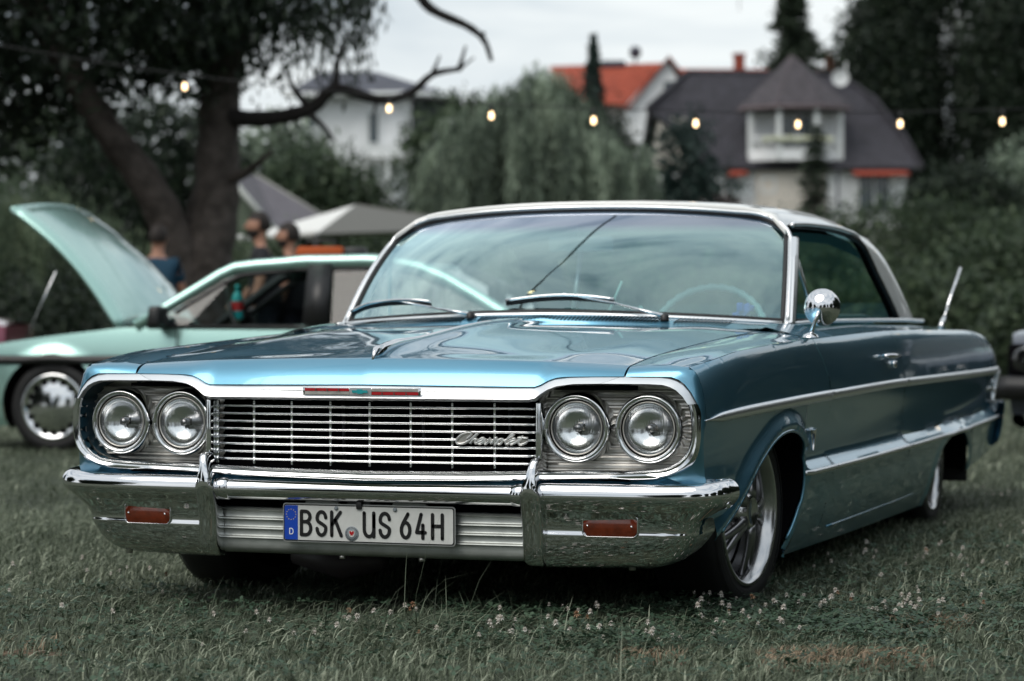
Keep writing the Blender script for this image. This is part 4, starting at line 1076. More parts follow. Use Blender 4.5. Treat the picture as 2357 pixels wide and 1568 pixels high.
# ==================================================================
# OTHER CARS  (local x = nose to tail, y = across, z up)
# ==================================================================
def local_mat(o_a, o_d, yaw):     # frame on the site, x along the car
    e1 = (RH*math.cos(yaw)+FH*math.sin(yaw)); e2 = (FH*math.cos(yaw)-RH*math.sin(yaw))
    m = Matrix((e1, e2, Vector((0, 0, 1)))).transposed().to_4x4(); m.translation = site(o_a, o_d, 0); return m
def small_car(root, M_P, top, nose, tail, wb, wr, hw, roofp, zwin, front_open=False, strip=None, glassm=None, sill=.17, lamps='round', rimstyle=True):
    def px(x, z):   # half width at (x, z)
        k = hw-.05*((z-.48)/.34)**2-.10*sm((nose+.35-x)/.35)**2-.07*sm((x-tail+.3)/.3)**2
        for c in (0, wb):
            d = abs(math.hypot(x-c, z-wr)-(wr+.045))
            if z > .2 and d < .07: k += .014*sm(1-d/.07)
        return k
    AR = {c: [(c+(wr+.045)*math.cos(a), wr+(wr+.045)*math.sin(a)) for a in np.linspace(math.pi+.4, -.4, 24)] for c in (0, wb)}
    parts = {}
    for sgn in (-1, 1):
        b = MB(); nx, nz = 150, 26; on = []; h = .035
        for i in range(nx+1):
            x = lerp(nose, tail, i/nx); zt = cr_interp(x, *top)
            for j in range(nz+1):
                z = lerp(zt, sill+.10*sm((nose+.4-x)/.4)+.10*sm((x-tail+.4)/.4), j/nz); xx = x; st = 0
                for c, A in AR.items():
                    if abs(x-c) < wr+.15:
                        d, q = near_poly(A, xx, z)
                        if d < h*.7: xx, z = q; st = 1
                        elif math.hypot(xx-c, z-wr) < wr+.045: st = 2
                on.append(st); b.v.append((xx, sgn*px(xx, z), z))
        for i in range(nx):
            for j in range(nz):
                q = (i*(nz+1)+j, i*(nz+1)+j+1, (i+1)*(nz+1)+j+1, (i+1)*(nz+1)+j); st = [on[v] for v in q]
                if 2 in st: continue
                if min(st) == 1: continue
                b.f.append(q)
        b.build('body_side', M_P, root)
        for c in (0, wb):
            b = MB(); b.grid([[(p[0], sgn*px(p[0], p[1])*.985, p[1]), (p[0], sgn*(hw-.35), p[1])] for p in AR[c]]); b.poly([(p[0], sgn*(hw-.35), p[1]) for p in AR[c]]); b.build('wheel_liner', M_BLACK, root)
            t = Matrix.Translation((c, sgn*(hw-.02), wr)) @ Matrix.Rotation(-sgn*math.pi/2, 4, 'X')
            b = MB(); b.lathe([(wr*.72, 0), (wr*.78, .008), (wr*.93, .006), (wr, -.02), (wr, -.16), (wr*.7, -.18)], t, 40); wl = b.build('wheel', M_TYRE, root)
            b = MB(); b.lathe([(wr*.73, -.002), (wr*.72, .008), (wr*.66, .008), (wr*.62, -.006), (wr*.57, -.012), (wr*.50, -.002), (wr*.30, .006), (wr*.16, .016), (.001, .018)], t, 40); b.build('hubcap', M_CHROME2, wl)
            b = MB()
            for k in range(16):
                a = 2*math.pi*k/16; p = t @ Vector((wr*.56*math.cos(a), wr*.56*math.sin(a), .002)); b.box(p, (.028, .006, .028))
            tag(b.build('hubcap_slots', M_BLACK, wl), kind='stuff')
        if strip:
            b = MB(); b.grid([[(x, sgn*(px(x, z)+.012), z) for z in (strip-.028, strip+.028)] for x in np.linspace(nose+.1, tail-.1, 60) ]); b.build('rubbing_strip', M_PLASTIC, root, thick=.008)
        b = MB(); b.tube([(roofp[0][0]+.26, sgn*(px(.5, .5)+.004), z) for z in np.linspace(cr_interp(roofp[0][0]+.26, *top), sill+.04, 10)], .005, 4); b.build('door_gap', M_BLACK, root)
    # nose, tail and decks
    def ring(x): zt = cr_interp(x, *top); return zt
    for xe, s in ((nose, 1), (tail, -1)):
        b = MB(); G = []
        for v in np.linspace(-1, 1, 15):
            G.append([(xe-s*.07*(1-v*v)*(1 if z < .62 else .6), v*px(xe, z), z) for z in np.linspace(ring(xe), sill+.1, 8)])
        b.grid(G); b.build('front_panel' if s > 0 else 'rear_panel', M_P, root)
        b = MB(); b.grid([[(xe-s*(.14-.05*v*v), v*hw*.99, z) for z in (.50, .36)] for v in np.linspace(-1, 1, 15)]); b.build('bumper', M_PLASTIC, root, thick=.04)
    xs1 = roofp[0][0]
    for x0, x1, nm in ((nose, xs1, 'bonnet'), (roofp[-1][0]-.05, tail, 'tail_deck')):
        b = MB(); m_ = M_P
        if nm == 'bonnet' and front_open: nm = 'engine_bay'; m_ = M_BLACK
        b.grid([[(x, v*px(x, ring(x))*.999, ring(x)+(.035*(1-v*v) if m_ is M_P else -.12*(1-v**8))) for v in np.linspace(-1, 1, 13)] for x in np.linspace(x0, x1, 20)]); b.build(nm, m_, root)
    # greenhouse: roofp = windscreen base, windscreen top, mid roof, roof end, rear base
    (ax, az), (bx_, bz), (mx_, mz), (cx_, cz), (dx, dz) = roofp
    rw = hw*.74
    b = MB(); G = []
    for x, z in [(bx_, bz), (lerp(bx_, mx_, .3), lerp(bz, mz, .6)), (mx_, mz), (lerp(mx_, cx_, .6), lerp(mz, cz, .4)), (cx_, cz)]:
        G.append([(x, v*rw, z-.05*abs(v)**4) for v in np.linspace(-1, 1, 15)])
    b.grid(G); b.build('roof', M_P, root, thick=.03)
    gm = glassm or M_CG
    for sgn in (-1, 1):
        base = lambda x: Vector((x, sgn*(hw-.035), cr_interp(x, *top)+.005))
        tp = lambda x, z: Vector((x, sgn*rw, z-.045))
        b = MB(); q0, q1, q2 = base(ax)+Vector((-.03, 0, 0)), tp(bx_, bz)+Vector((-.02, 0, .006)), tp(mx_, mz)+Vector((0, 0, .012)); P9 = [q0, q0.lerp(q1, .35), q0.lerp(q1, .7), q0.lerp(q1, .9), q1.lerp(q2, .06)+Vector((0, 0, .004)), q1.lerp(q2, .3)+Vector((0, 0, .008))]+catmull([q1.lerp(q2, .6)+Vector((0, 0, .006)), q2, tp(cx_, cz)+Vector((0, 0, .01)), base(dx)], 4); b.tube(P9, [.034+.012*sm(i/8) for i in range(len(P9))], 8, sx=.8); b.build('cant_rail', M_P if sgn < 0 else M_PLASTIC, root)
        b = MB(); b.tube([p+Vector((.05*(1 if i < 6 else 0), sgn*.012, -.045)) for i, p in enumerate(P9[1:-3])], .018, 6); b.build('window_frame', M_RUBBER, root)
        pb = ax+1.10
        b = MB(); q = [base(pb-.02), base(pb+.15), tp(pb+.12, mz), tp(pb-.03, mz)]; b.poly([p+Vector((0, sgn*.012, 0)) for p in q]); b.build('centre_pillar', M_PLASTIC, root, thick=.02)
        b = MB(); b.tube([base(ax+.05), base(dx-.05)], .012, 6); b.build('window_seal', M_RUBBER, root)
        b = MB(); b.poly([base(pb+.14), base(dx-.08), tp(cx_-.03, cz), tp(pb+.10, mz)]); b.build('rear_side_window', gm, root)
        if sgn > 0: b = MB(); b.poly([base(ax+.10), base(pb), tp(pb-.03, mz), tp(bx_+.05, bz)]); b.build('far_door_window', M_TINTG, root)
        b = MB(); b.poly([base(ax+.04), base(ax+.32), tp(bx_+.05, bz)]); b.build('quarterlight', gm, root)
        b = MB(); b.tube([base(ax+.34), base(ax+.34)+Vector((.12, -sgn*.05, .26))], .008, 5)
        bm_ = base(ax+.16)+Vector((0, sgn*.10, .06)); b = MB(); b.box(bm_, (.09, .19, .13), taper=.85); b.build('door_mirror', M_PLASTIC, root, bevel=.02)
    b = MB(); b.grid([[Vector((ax, v*(hw-.05), az)).lerp(Vector((bx_, v*rw, bz-.02)), t)+Vector((-.06*(1-v*v), 0, 0)) for t in (0, .5, 1)] for v in np.linspace(-1, 1, 11)]); b.build('windscreen', gm, root)
    b = MB(); b.grid([[Vector((cx_, v*rw, cz-.02)).lerp(Vector((dx, v*(hw-.05), dz)), t) for t in (0, .5, 1)] for v in np.linspace(-1, 1, 11)]); b.build('rear_window', gm, root)
    b = MB(); 
    for k in range(2):
        for sgn in (-1, 1):
            xc = lerp(ax, dx, .50)+k*.62
            b.box((xc, sgn*.36, .52), (.48, .48, .14)); b.box((xc+.26, sgn*.36, .74), (.12, .46, .46), Matrix.Rotation(R_(14), 3, 'Y')); b.box((xc+.34, sgn*.36, 1.02), (.08, .24, .15))
    tag(b.build('seats', M_PLASTIC, root, bevel=.03), kind=None)
    b = MB(); b.box((ax+.18, 0, .70), (.36, hw*1.8, .20)); b.box((lerp(ax, dx, .5), 0, .25), (dx-ax, hw*1.8, .06)); b.build('dashboard', M_PLASTIC, root)
    T_ = Matrix.Translation((ax+.56, -.34, .80)) @ Matrix.Rotation(R_(62), 4, 'Y'); b = MB(); b.tube([T_ @ Vector((.185*math.cos(a), .185*math.sin(a), 0)) for a in np.linspace(0, 2*math.pi, 33)[:-1]], .014, 6, closed=True); b.tube([T_ @ Vector((0, -.18, 0)), T_ @ Vector((0, .18, 0))], .02, 6); b.build('steering_wheel', M_PLASTIC, root)
    return px

# ---- mint green coupe with raised bonnet
M_MINT = mat('mint_green_lacquer', (.42, .67, .61), .24, metal=.65, coat=1)
M_MINTD = mat('deep_green_lacquer', (.030, .085, .060), .3, metal=.3, coat=1)
gc = empty('green_coupe', (0, 0, 0), 0, 'mint green coupe with its bonnet raised, parked behind the blue car on the left', 'car')
top_g = ([-.80, -.5, -.1, .25, .5, .9, 1.6, 2.4, 2.9, 3.3], [.60, .675, .735, .775, .80, .805, .81, .82, .80, .74])
px_g = small_car(gc, M_MINT, top_g, -.80, 3.30, 2.47, .295, .80, [(.58, .81), (1.14, 1.205), (1.72, 1.24), (2.36, 1.20), (3.10, .83)], .8, front_open=True, strip=.595)
b = MB(); b.grid([[(x, -(px_g(x, z)+.010), z) for z in np.linspace(.56, .20, 6)] for x in np.linspace(.42, 2.02, 30)]); b.grid([[(x, -(px_g(x, z)+.010), z) for z in np.linspace(.56, .28, 6)] for x in np.linspace(-.79, -.42, 8)]); b.build('lower_body_band', M_MINTD, gc)
# raised bonnet panel: hinge at the scuttle, tip forward and up, slightly domed with a folded edge
b = MB(); G = []
H0, H1 = Vector((.44, 0, .80)), Vector((-.34, 0, 1.555))
for i in range(15):
    t = i/14; c = H0.lerp(H1, t); wv = lerp(.74, .66, t)
    G.append([c+Vector((.04*(1-v*v)+.10*math.sin(math.pi*t*.9)*.6, v*wv, .05*(1-v*v)+.045*math.sin(math.pi*t*.9))) for v in np.linspace(-1, 1, 13)])
b.grid(G); b.build('bonnet', M_MINT, gc, thick=.022)
b = MB(); b.tube([g_[0]+Vector((-.015, .012, -.01)) for g_ in G], .018, 6); b.tube([g_[-1]+Vector((-.015, -.012, -.01)) for g_ in G], .018, 6); b.tube([p+Vector((-.01, 0, -.01)) for p in G[-1]], .018, 6); b.build('bonnet_edge', M_MINT, gc)
b = MB(); b.tube([(-.25, -.66, .70), (-.02, -.68, 1.16)], .006, 6); b.build('bonnet_stay', M_CHROME2, gc)
b = MB(); b.box((-.30, -.2, .62), (.35, .5, .16)); b.box((-.45, .3, .60), (.2, .25, .18)); b.tube([(-.5, -.1, .68), (-.1, .1, .74), (.1, .3, .70)], .035, 8); b.build('engine', M_RIMD, gc, bevel=.02)
gc.matrix_world = local_mat(-2.74, 16.4, R_(-13))
bt = MB(); bt.lathe([(.034, 0), (.036, .02), (.036, .12), (.030, .15), (.014, .175), (.013, .19), (.016, .19), (.016, .215), (.001, .216)], Matrix.Translation((0, 0, 0)), 20)
bo = bt.build('bottle', mat('bottle_teal', (.02, .42, .42), .3), label='small teal drink bottle with a red label standing inside the green coupe window'); bo['category'] = 'bottle'
bl_ = MB(); bl_.lathe([(.0372, .05), (.0372, .11)], Matrix.Identity(4), 20); bl_.build('bottle_label', mat('label_red', (.50, .03, .03), .5), bo)
bo.location = site((563-1178.5)*.00285, 15.75, .855)
bg_ = MB(); bg_.box((0, 0, .045), (.34, .24, .09), taper=.92); bag = bg_.build('soft_bag', mat('orange_canvas', (.42, .075, .012), .8), bevel=.02, label='orange and black soft bag lying on the roof of the green coupe'); bag['category'] = 'bag'
b = MB(); b.box((.24, 0, .045), (.16, .23, .085), taper=.9); b.build('bag_pocket', M_PLASTIC, bag, bevel=.02)
b = MB(); b.tube([(-.10, -.09, .09), (-.08, -.09, .13), (.10, -.09, .13), (.12, -.09, .09)], .010, 6); b.build('bag_handle', M_PLASTIC, bag)
bag.location = site((715-1178.5)*.00289+.03, 16.9, 1.258); bag.rotation_euler = (0, 0, YAW*-1)
# ---- grey saloon at the right edge
M_GREYC = mat('slate_grey_lacquer', (.045, .052, .075), .3, metal=.4, coat=1)
gy = empty('grey_saloon', (0, 0, 0), 0, 'dark slate grey saloon with black headlamp panel, cut off by the right edge', 'car')
small_car(gy, M_GREYC, ([-.85, -.7, -.2, .5, 1.5, 2.5, 3.4], [.62, .74, .80, .86, .88, .90, .86]), -.85, 3.6, 2.6, .31, .84, [(.6, .87), (1.3, 1.36), (1.9, 1.40), (2.6, 1.36), (3.1, .90)], .88)
for sgn in (-1, 1):
    for k in (0, 1):
        b = MB(); b.lathe([(.085, 0), (.080, .03), (.06, .035), (.001, .03)], Matrix.Translation((-.90, sgn*(.42+k*.19), .60)) @ Matrix.Rotation(-math.pi/2, 4, 'Y'), 24); b.build('headlamp', M_HLS, gy)
b = MB(); b.box((-.905, 0, .60), (.03, 1.45, .19)); b.build('lamp_panel', M_BLACK, gy, bevel=.02)
gy.matrix_world = local_mat(4.08, 15.2, R_(58))
# ---- maroon car at the left edge
M_MAR = mat('maroon_lacquer', (.22, .035, .07), .3, metal=.3, coat=1)
ma = empty('maroon_car', (0, 0, 0), 0, 'maroon car mostly outside the left edge behind the green coupe', 'car')
small_car(ma, M_MAR, ([-.8, -.6, -.1, .5, 1.5, 2.4, 3.1, 3.4], [.60, .72, .78, .84, .86, .88, .86, .80]), -.8, 3.45, 2.5, .30, .82, [(.5, .85), (1.1, 1.32), (1.7, 1.38), (2.4, 1.33), (3.0, .90)], .86)
ma.matrix_world = local_mat(-8.45, 25.0, R_(0))

# ==================================================================
# VEGETATION HELPERS
# ==================================================================
def leaf_material(name, c1, c2, c3, trans=.25):
    m = bpy.data.materials.new(name); m.use_nodes = True; t = m.node_tree; b = t.nodes['Principled BSDF']
    a = t.nodes.new('ShaderNodeAttribute'); a.attribute_name = 'tint'
    r = t.nodes.new('ShaderNodeValToRGB'); e = r.color_ramp; e.elements[0].color = (*c1, 1); e.elements[1].color = (*c3, 1); k = e.elements.new(.5); k.color = (*c2, 1)
    t.links.new(a.outputs['Fac'], r.inputs['Fac']); t.links.new(r.outputs[0], b.inputs['Base Color'])
    b.inputs['Roughness'].default_value = .55; b.inputs['Specular IOR Level'].default_value = .35
    tr = t.nodes.new('ShaderNodeBsdfTranslucent'); t.links.new(r.outputs[0], tr.inputs[0])
    mx = t.nodes.new('ShaderNodeMixShader'); mx.inputs[0].default_value = trans
    out = t.nodes['Material Output']; t.links.new(b.outputs[0], mx.inputs[1]); t.links.new(tr.outputs[0], mx.inputs[2]); t.links.new(mx.outputs[0], out.inputs[0])
    return m
def np_mesh(name, V, nper, F, m, tint=None, parent=None, smooth=False):
    # V (n, k, 3) instances of k verts; F local faces (list of tuples, same length each)
    n, k, _ = V.shape; me = bpy.data.meshes.new(name)
    fl = [np.array([f], dtype=np.int64) for f in F]
    loops = []; starts = []; tot = 0; cnt = []
    base = (np.arange(n)*k)[:, None]
    cols = np.concatenate([f.reshape(-1) for f in fl]); sizes = np.array([f.shape[1] for f in fl])
    L_ = (base+cols[None, :]).reshape(-1)
    cnt = np.tile(sizes, n); starts = np.concatenate([[0], np.cumsum(cnt)[:-1]])
    me.vertices.add(n*k); me.vertices.foreach_set('co', V.reshape(-1).astype(np.float32))
    me.loops.add(len(L_)); me.loops.foreach_set('vertex_index', L_.astype(np.int32))
    me.polygons.add(len(cnt)); me.polygons.foreach_set('loop_start', starts.astype(np.int32)); me.polygons.foreach_set('loop_total', cnt.astype(np.int32))
    if tint is not None:
        at = me.attributes.new('tint', 'FLOAT', 'POINT'); at.data.foreach_set('value', np.repeat(tint, k).astype(np.float32))
    me.update(calc_edges=True); me.materials.append(m)
    if smooth: me.polygons.foreach_set('use_smooth', [True]*len(me.polygons))
    o = bpy.data.objects.new(name, me); COL.objects.link(o)
    if parent: o.parent = parent
    return o
def rand_unit(n): v = rng.normal(size=(n, 3)); return v/np.linalg.norm(v, axis=1)[:, None]
def leaves(name, C, size, m, parent, aspect=.5, tint=None, droop=0, jitter=.35):
    n = len(C); u = rand_unit(n)
    if droop: u = u*(1-droop)+np.array([0, 0, -1.])*droop; u /= np.linalg.norm(u, axis=1)[:, None]
    w_ = np.cross(u, rand_unit(n)); w_ /= np.linalg.norm(w_, axis=1)[:, None]+1e-9
    s = size*(1+jitter*rng.normal(size=n))[:, None]; s = np.clip(s, size*.4, size*2)
    V = np.stack([C-u*s*.5, C+w_*s*aspect*.5, C+u*s*.5, C-w_*s*aspect*.5], 1)
    if tint is None: tint = rng.random(n)
    return np_mesh(name, V, 4, [(0, 1, 2, 3)], m, tint, parent)
def clump_points(ell, nclump, per, spread, shell=.55, flat=1):
    # ell: list of (cx, cy, cz, rx, ry, rz) in local coordinates
    vol = np.array([e[3]*e[4]*e[5] for e in ell]); pick = rng.choice(len(ell), nclump, p=vol/vol.sum())
    E_ = np.array(ell)[pick]; u = rand_unit(nclump); r = rng.random(nclump)**(1/3.)*(1-shell)+shell*rng.random(nclump)**.2
    c = E_[:, :3]+u*r[:, None]*E_[:, 3:]
    ct = np.clip(.45+.25*rng.normal(size=nclump), 0, 1)
    P = np.repeat(c, per, 0)+rng.normal(size=(nclump*per, 3))*spread*np.array([1, 1, flat])
    T = np.clip(np.repeat(ct, per)+.12*rng.normal(size=nclump*per), 0, 1)
    return P, T, c
M_BARK = mat('rough_bark', (.030, .024, .020), .9, var=(.085, .070, .062), nscale=7, bump=.03, bscale=14)
L_DARK = leaf_material('dark_foliage', (.010, .018, .012), (.020, .034, .020), (.042, .062, .034))
L_MID = leaf_material('mid_foliage', (.018, .032, .018), (.052, .080, .044), (.11, .15, .08))
L_WIL = leaf_material('willow_foliage', (.034, .050, .037), (.17, .22, .16), (.42, .50, .38))
L_GRY = leaf_material('pale_foliage', (.045, .065, .042), (.10, .14, .085), (.18, .23, .14))
L_BLU = leaf_material('blue_spruce_foliage', (.012, .026, .024), (.024, .046, .040), (.045, .075, .062))
L_RED = leaf_material('copper_foliage', (.020, .010, .010), (.045, .020, .018), (.085, .035, .030))
def trunkmesh(b, pts, r0, r1, n=9):
    P = catmull(pts, 4); m = len(P); b.tube(P, [lerp(r0, r1, (i/(m-1))**.8)*(1+.06*math.sin(i*2.3)) for i in range(m)], n); return b
def bush(name, a, d, z0, ell, m, label, cat='bush', group=None, n=6000, size=.12, spread=.22, per=14, trunk=True, aspect=.55, shell=.6, droop=0):
    root = empty(name, site(a, d, z0), -YAW, label, cat, group)
    P, T, c = clump_points(ell, max(8, n//per), per, spread, shell)
    hi = max(e[2]+e[5] for e in ell); T = np.clip(T, 0, 1)
    leaves('crown', P, size, m, root, aspect, T, droop)
    b = MB(); zt = np.mean([e[2] for e in ell]); r = .03+.025*hi
    trunkmesh(b, [(0, 0, -.3), (.05, .02, zt*.5), (0, 0, zt)], r, r*.5)
    for k in range(7):
        e = ell[k % len(ell)]; q = rand_unit(1)[0]
        trunkmesh(b, [(0, 0, zt*.5), ((e[0]+q[0]*e[3]*.2)*.5, (e[1])*.5, lerp(zt*.5, e[2], .6)), (e[0]+q[0]*e[3]*.55, e[1]+q[1]*e[4]*.55, e[2]+abs(q[2])*e[5]*.5)], r*.5, r*.12, 6)
    b.build('trunk', M_BARK, root)
    return root
def conifer(name, a, d, z0, h, rad, m, label, group=None, n=9000, size=.25, thin=1, whorls=16, power=1.0):
    root = empty(name, site(a, d, z0), -YAW, label, 'tree', group)
    b = MB(); trunkmesh(b, [(0, 0, -.3), (0, 0, h*.5), (.03, 0, h)], .05+.012*h, .01)
    pts = []; T = []
    per = n//(whorls*9)
    for k in range(whorls):
        t = (k+.5)/whorls; z = h*(.06+.93*t); r = rad*(1-t)**power*(.8+.35*rng.random())+.04*rad
        for j in range(9):
            an = rng.random()*6.28; L_ = r*(.65+.5*rng.random()); e = Vector((math.cos(an)*L_, math.sin(an)*L_, z-L_*.22))
            b.tube([(0, 0, z), (e.x*.6, e.y*.6, z-L_*.05), e], [.02+.01*h*.2, .012, .006], 4)
            q = rng.random(per)**.75
            C = np.outer(q, np.array([e.x, e.y, 0]))+np.array([0, 0, z])+np.outer(q**2, [0, 0, -L_*.22])
            C += rng.normal(size=(per, 3))*np.array([.09, .09, .05])*rad*.75*(.35+L_/rad); C[:, 2] -= np.abs(rng.normal(size=per))*.04*rad
            pts.append(C); T.append(np.clip(.35+.4*q+.12*rng.normal(size=per), 0, 1))
    b.build('trunk', M_BARK, root)
    leaves('crown', np.concatenate(pts), size, m, root, .35, np.concatenate(T), .25)
    return root
def weeping(name, a, d, z0, ell, m, label, nstr=900, per=26, size=.16, lmin=1.2, lmax=3.0, fall=.02):
    root = empty(name, site(a, d, z0), -YAW, label, 'tree')
    b = MB(); H_ = max(e[2]+e[5]*.6 for e in ell)
    trunkmesh(b, [(0, 0, -.3), (.1, 0, H_*.4), (0, 0, H_*.7)], .35, .15)
    for e in ell: trunkmesh(b, [(0, 0, H_*.35), (e[0]*.5, e[1]*.5, H_*.65), (e[0], e[1], e[2]+e[5]*.5)], .14, .03, 6)
    b.build('trunk', M_BARK, root)
    vol = np.array([e[3]*e[4] for e in ell]); pick = rng.choice(len(ell), nstr, p=vol/vol.sum()); E_ = np.array(ell)[pick]
    u = rand_unit(nstr); u[:, 2] = np.abs(u[:, 2])*.9; s0 = E_[:, :3]+u*E_[:, 3:]*(.55+.45*rng.random(nstr)[:, None])
    nb = max(1, nstr//8); ib = np.arange(nstr) % nb; s0 = s0[ib]+rng.normal(size=(nstr, 3))*np.array([.10, .10, .12]); u = u[ib]
    L_ = (lmin+(lmax-lmin)*rng.random(nb))[ib]*(.8+.3*rng.random(nstr)); sb_ = np.clip(.45+.36*rng.normal(size=nb), 0, 1)[ib]
    q = np.linspace(0, 1, per)
    out = u[:, :2]*.35
    P = s0[:, None, :]+np.stack([np.outer(out[:, 0], q*(2-q))*1.0, np.outer(out[:, 1], q*(2-q)), -np.outer(L_, q**1.15)], -1)
    P[:, :, 0] += .05*np.sin(q[None, :]*5+rng.random((nstr, 1))*6)
    P = P+rng.normal(size=P.shape)*np.array([.05, .05, .06])
    st = np.clip(sb_+.08*rng.normal(size=nstr), 0, 1)
    T = np.clip(np.repeat(st, per)+.08*rng.normal(size=nstr*per), 0, 1)
    leaves('crown', P.reshape(-1, 3), size, m, root, .22, T, .75)
    return root

# ==================================================================
# TREES AND SHRUBS  (a, d on the site; measured heights)
# ==================================================================
def T0(a, d): return terrain(a, d)
# big old tree with forked trunk, left
BT = empty('old_willow_tree', site(-3.45, 26, 0), -YAW, 'large dark old tree with forked trunk and bare broken limb behind the green coupe', 'tree')
b = MB()
trunkmesh(b, [(.18, 0, -.3), (.16, 0, .5), (.15, 0, 1.0), (.22, .0, 1.5), (.30, .1, 2.0), (.33, .15, 2.6), (.36, .2, 3.3), (.50, .1, 4.4), (.75, .2, 6.2), (.9, .0, 8.0)], .37, .15, 14)
trunkmesh(b, [(.14, 0, .8), (.02, -.1, 1.3), (-.17, -.15, 1.9), (-.45, -.2, 2.4), (-.78, -.3, 2.85), (-1.3, -.3, 3.7), (-1.9, -.2, 4.8), (-2.4, 0, 6.0)], .25, .11, 12)
trunkmesh(b, [(-.05, .0, 1.6), (.1, .1, 2.2), (.22, .2, 2.45)], .05, .03, 6)
trunkmesh(b, [(.35, .1, 2.35), (.65, -.1, 2.40), (.95, -.3, 2.62)], .10, .02, 8)
b.build('trunk', M_BARK, BT)
M_DEAD = mat('dead_wood', (.018, .015, .014), .9, noise=.3)
b = MB()
trunkmesh(b, [(.40, .1, 3.0), (.9, .0, 2.98), (1.35, -.1, 3.08), (1.60, -.15, 3.28), (2.05, -.2, 3.16), (2.38, -.2, 3.22), (2.62, -.2, 3.42), (2.92, -.2, 3.48)], .10, .026, 9)
trunkmesh(b, [(1.60, -.15, 3.26), (1.63, -.1, 3.6), (1.72, 0, 3.88)], .055, .015, 6)
trunkmesh(b, [(1.35, -.1, 3.04), (1.15, .0, 3.3), (1.05, .0, 3.55)], .05, .015, 6)
trunkmesh(b, [(1.30, -.1, 3.05), (1.5, -.2, 2.85), (1.60, -.2, 2.72)], .04, .012, 6)
trunkmesh(b, [(2.62, -.2, 3.42), (2.70, -.2, 3.62)], .03, .01, 6)
trunkmesh(b, [(2.90, -.2, 3.47), (2.97, -.2, 3.72)], .035, .012, 6)
trunkmesh(b, [(2.90, -.2, 3.47), (3.06, -.2, 3.60)], .02, .008, 5)
trunkmesh(b, [(2.05, -.2, 3.18), (2.0, -.2, 3.0)], .03, .01, 5)
b.build('dead_limb', M_DEAD, BT)
b = MB()
trunkmesh(b, [(.6, .1, 5.2), (1.6, .0, 5.0), (2.35, -.1, 4.4), (2.60, -.1, 4.12), (2.98, -.2, 3.93), (3.16, -.2, 3.78), (3.24, -.2, 3.56)], .09, .022, 8)
trunkmesh(b, [(3.12, -.2, 3.82), (3.17, -.2, 3.86)], .03, .02, 5)
trunkmesh(b, [(.8, .2, 6.4), (2.2, -.6, 6.2), (4.0, -2.2, 5.6), (5.4, -3.0, 4.7)], .10, .02, 8)
b.build('upper_limb', M_DEAD, BT)
ell = [(-1.3, 0, 4.9, 2.6, 2.4, 2.1), (-3.2, .3, 4.3, 2.4, 2.2, 2.0), (-.2, .4, 6.6, 2.4, 2.4, 2.0), (.35, .1, 4.4, 1.0, 1.4, 1.0), (1.2, 0, 6.3, 1.6, 1.8, 1.2)]
P, T, c = clump_points(ell, 2500, 26, .16, .25)
keep = ~((P[:, 0] > -.75) & (P[:, 0] < .0) & (P[:, 2] < 3.35))
leaves('crown', P[keep], .12, L_DARK, BT, .45, T[keep], .3)
# thinner, hanging outer twigs where the sky shows through
def hang(x0, x1, z0, z1, y, n, L0, L1, size=.085, per=16):
    s0 = np.stack([x0+(x1-x0)*rng.random(n), y+rng.normal(size=n)*.6, z0+(z1-z0)*rng.random(n)], 1); L_ = L0+(L1-L0)*rng.random(n); q = np.linspace(0, 1, per)
    P = np.repeat(s0[:, None, :], per, 1); P[:, :, 2] -= np.outer(L_, q); P[:, :, 0] += np.outer(rng.normal(size=n)*.12, q)
    P += rng.normal(size=P.shape)*.028
    return P.reshape(-1, 3)
PH = np.concatenate([hang(.55, 2.0, 3.95, 5.0, 0, 300, .35, .95), hang(-1.2, .7, 3.8, 4.4, -.5, 120, .3, .9), hang(1.6, 2.1, 4.2, 4.9, 0, 30, .3, .7)])
leaves('hanging_twigs', PH, .085, L_DARK, BT, .30, None, .7)
PH = np.concatenate([hang(4.55, 5.9, 4.42, 4.75, -4.2, 70, .15, .45, per=12), hang(4.7, 5.05, 4.4, 4.6, -4.2, 30, .25, .62, per=12), hang(3.9, 4.1, 4.3, 4.5, -4, 4, .3, .6)])
leaves('overhanging_twigs', PH, .075, L_DARK, BT, .35, None, .55)

# shrubs left, behind the green coupe
weeping('weeping_shrub', -7.6, 38, 0, [(0, 0, 2.0, 1.6, 1.5, 1.15), (1.0, .2, 1.7, 1.0, 1.2, .9)], L_GRY, 'round pale green weeping shrub left of the forked trunk', nstr=900, per=20, size=.13, lmin=.8, lmax=2.0)
weeping('weeping_shrub', -9.9, 36, 0, [(0, 0, 2.2, 1.9, 1.5, 1.2)], L_WIL, 'grey green weeping shrub at the left edge under the big dark tree', nstr=800, per=20, size=.13, lmin=.8, lmax=2.0)
bush('undergrowth_bush', -7.2, 33, 0, [(0, 0, .7, 2.2, .7, .75), (-2.2, .2, .8, 1.8, .7, .8)], L_DARK, 'dark low undergrowth bush between the left shrubs and the raised bonnet', n=12000, size=.10)
bush('undergrowth_bush', -3.7, 34, 0, [(0, 0, 1.0, 1.1, .6, 1.0), (.9, 0, .8, .8, .5, .9)], L_GRY, 'pale green bush just right of the forked trunk behind the two men', n=9000, size=.10)
bush('broad_bush', -4.3, 56, T0(-4, 56), [(-.2, 0, 2.2, 1.5, 1.2, 1.3), (.9, 0, 1.5, 1.1, 1, 1.2), (-1.2, 0, 1.4, 1.1, 1, 1.3)], L_MID, 'bushy dark green tree between the grey shed roof and the white house', cat='tree', n=16000, size=.15)
bush('broad_bush', -6.3, 66, T0(-6, 66), [(0, 0, 2.2, 1.6, 1.2, 2.0)], L_WIL, 'olive green tree behind the dead limb below the white house', cat='tree', n=9000, size=.17)
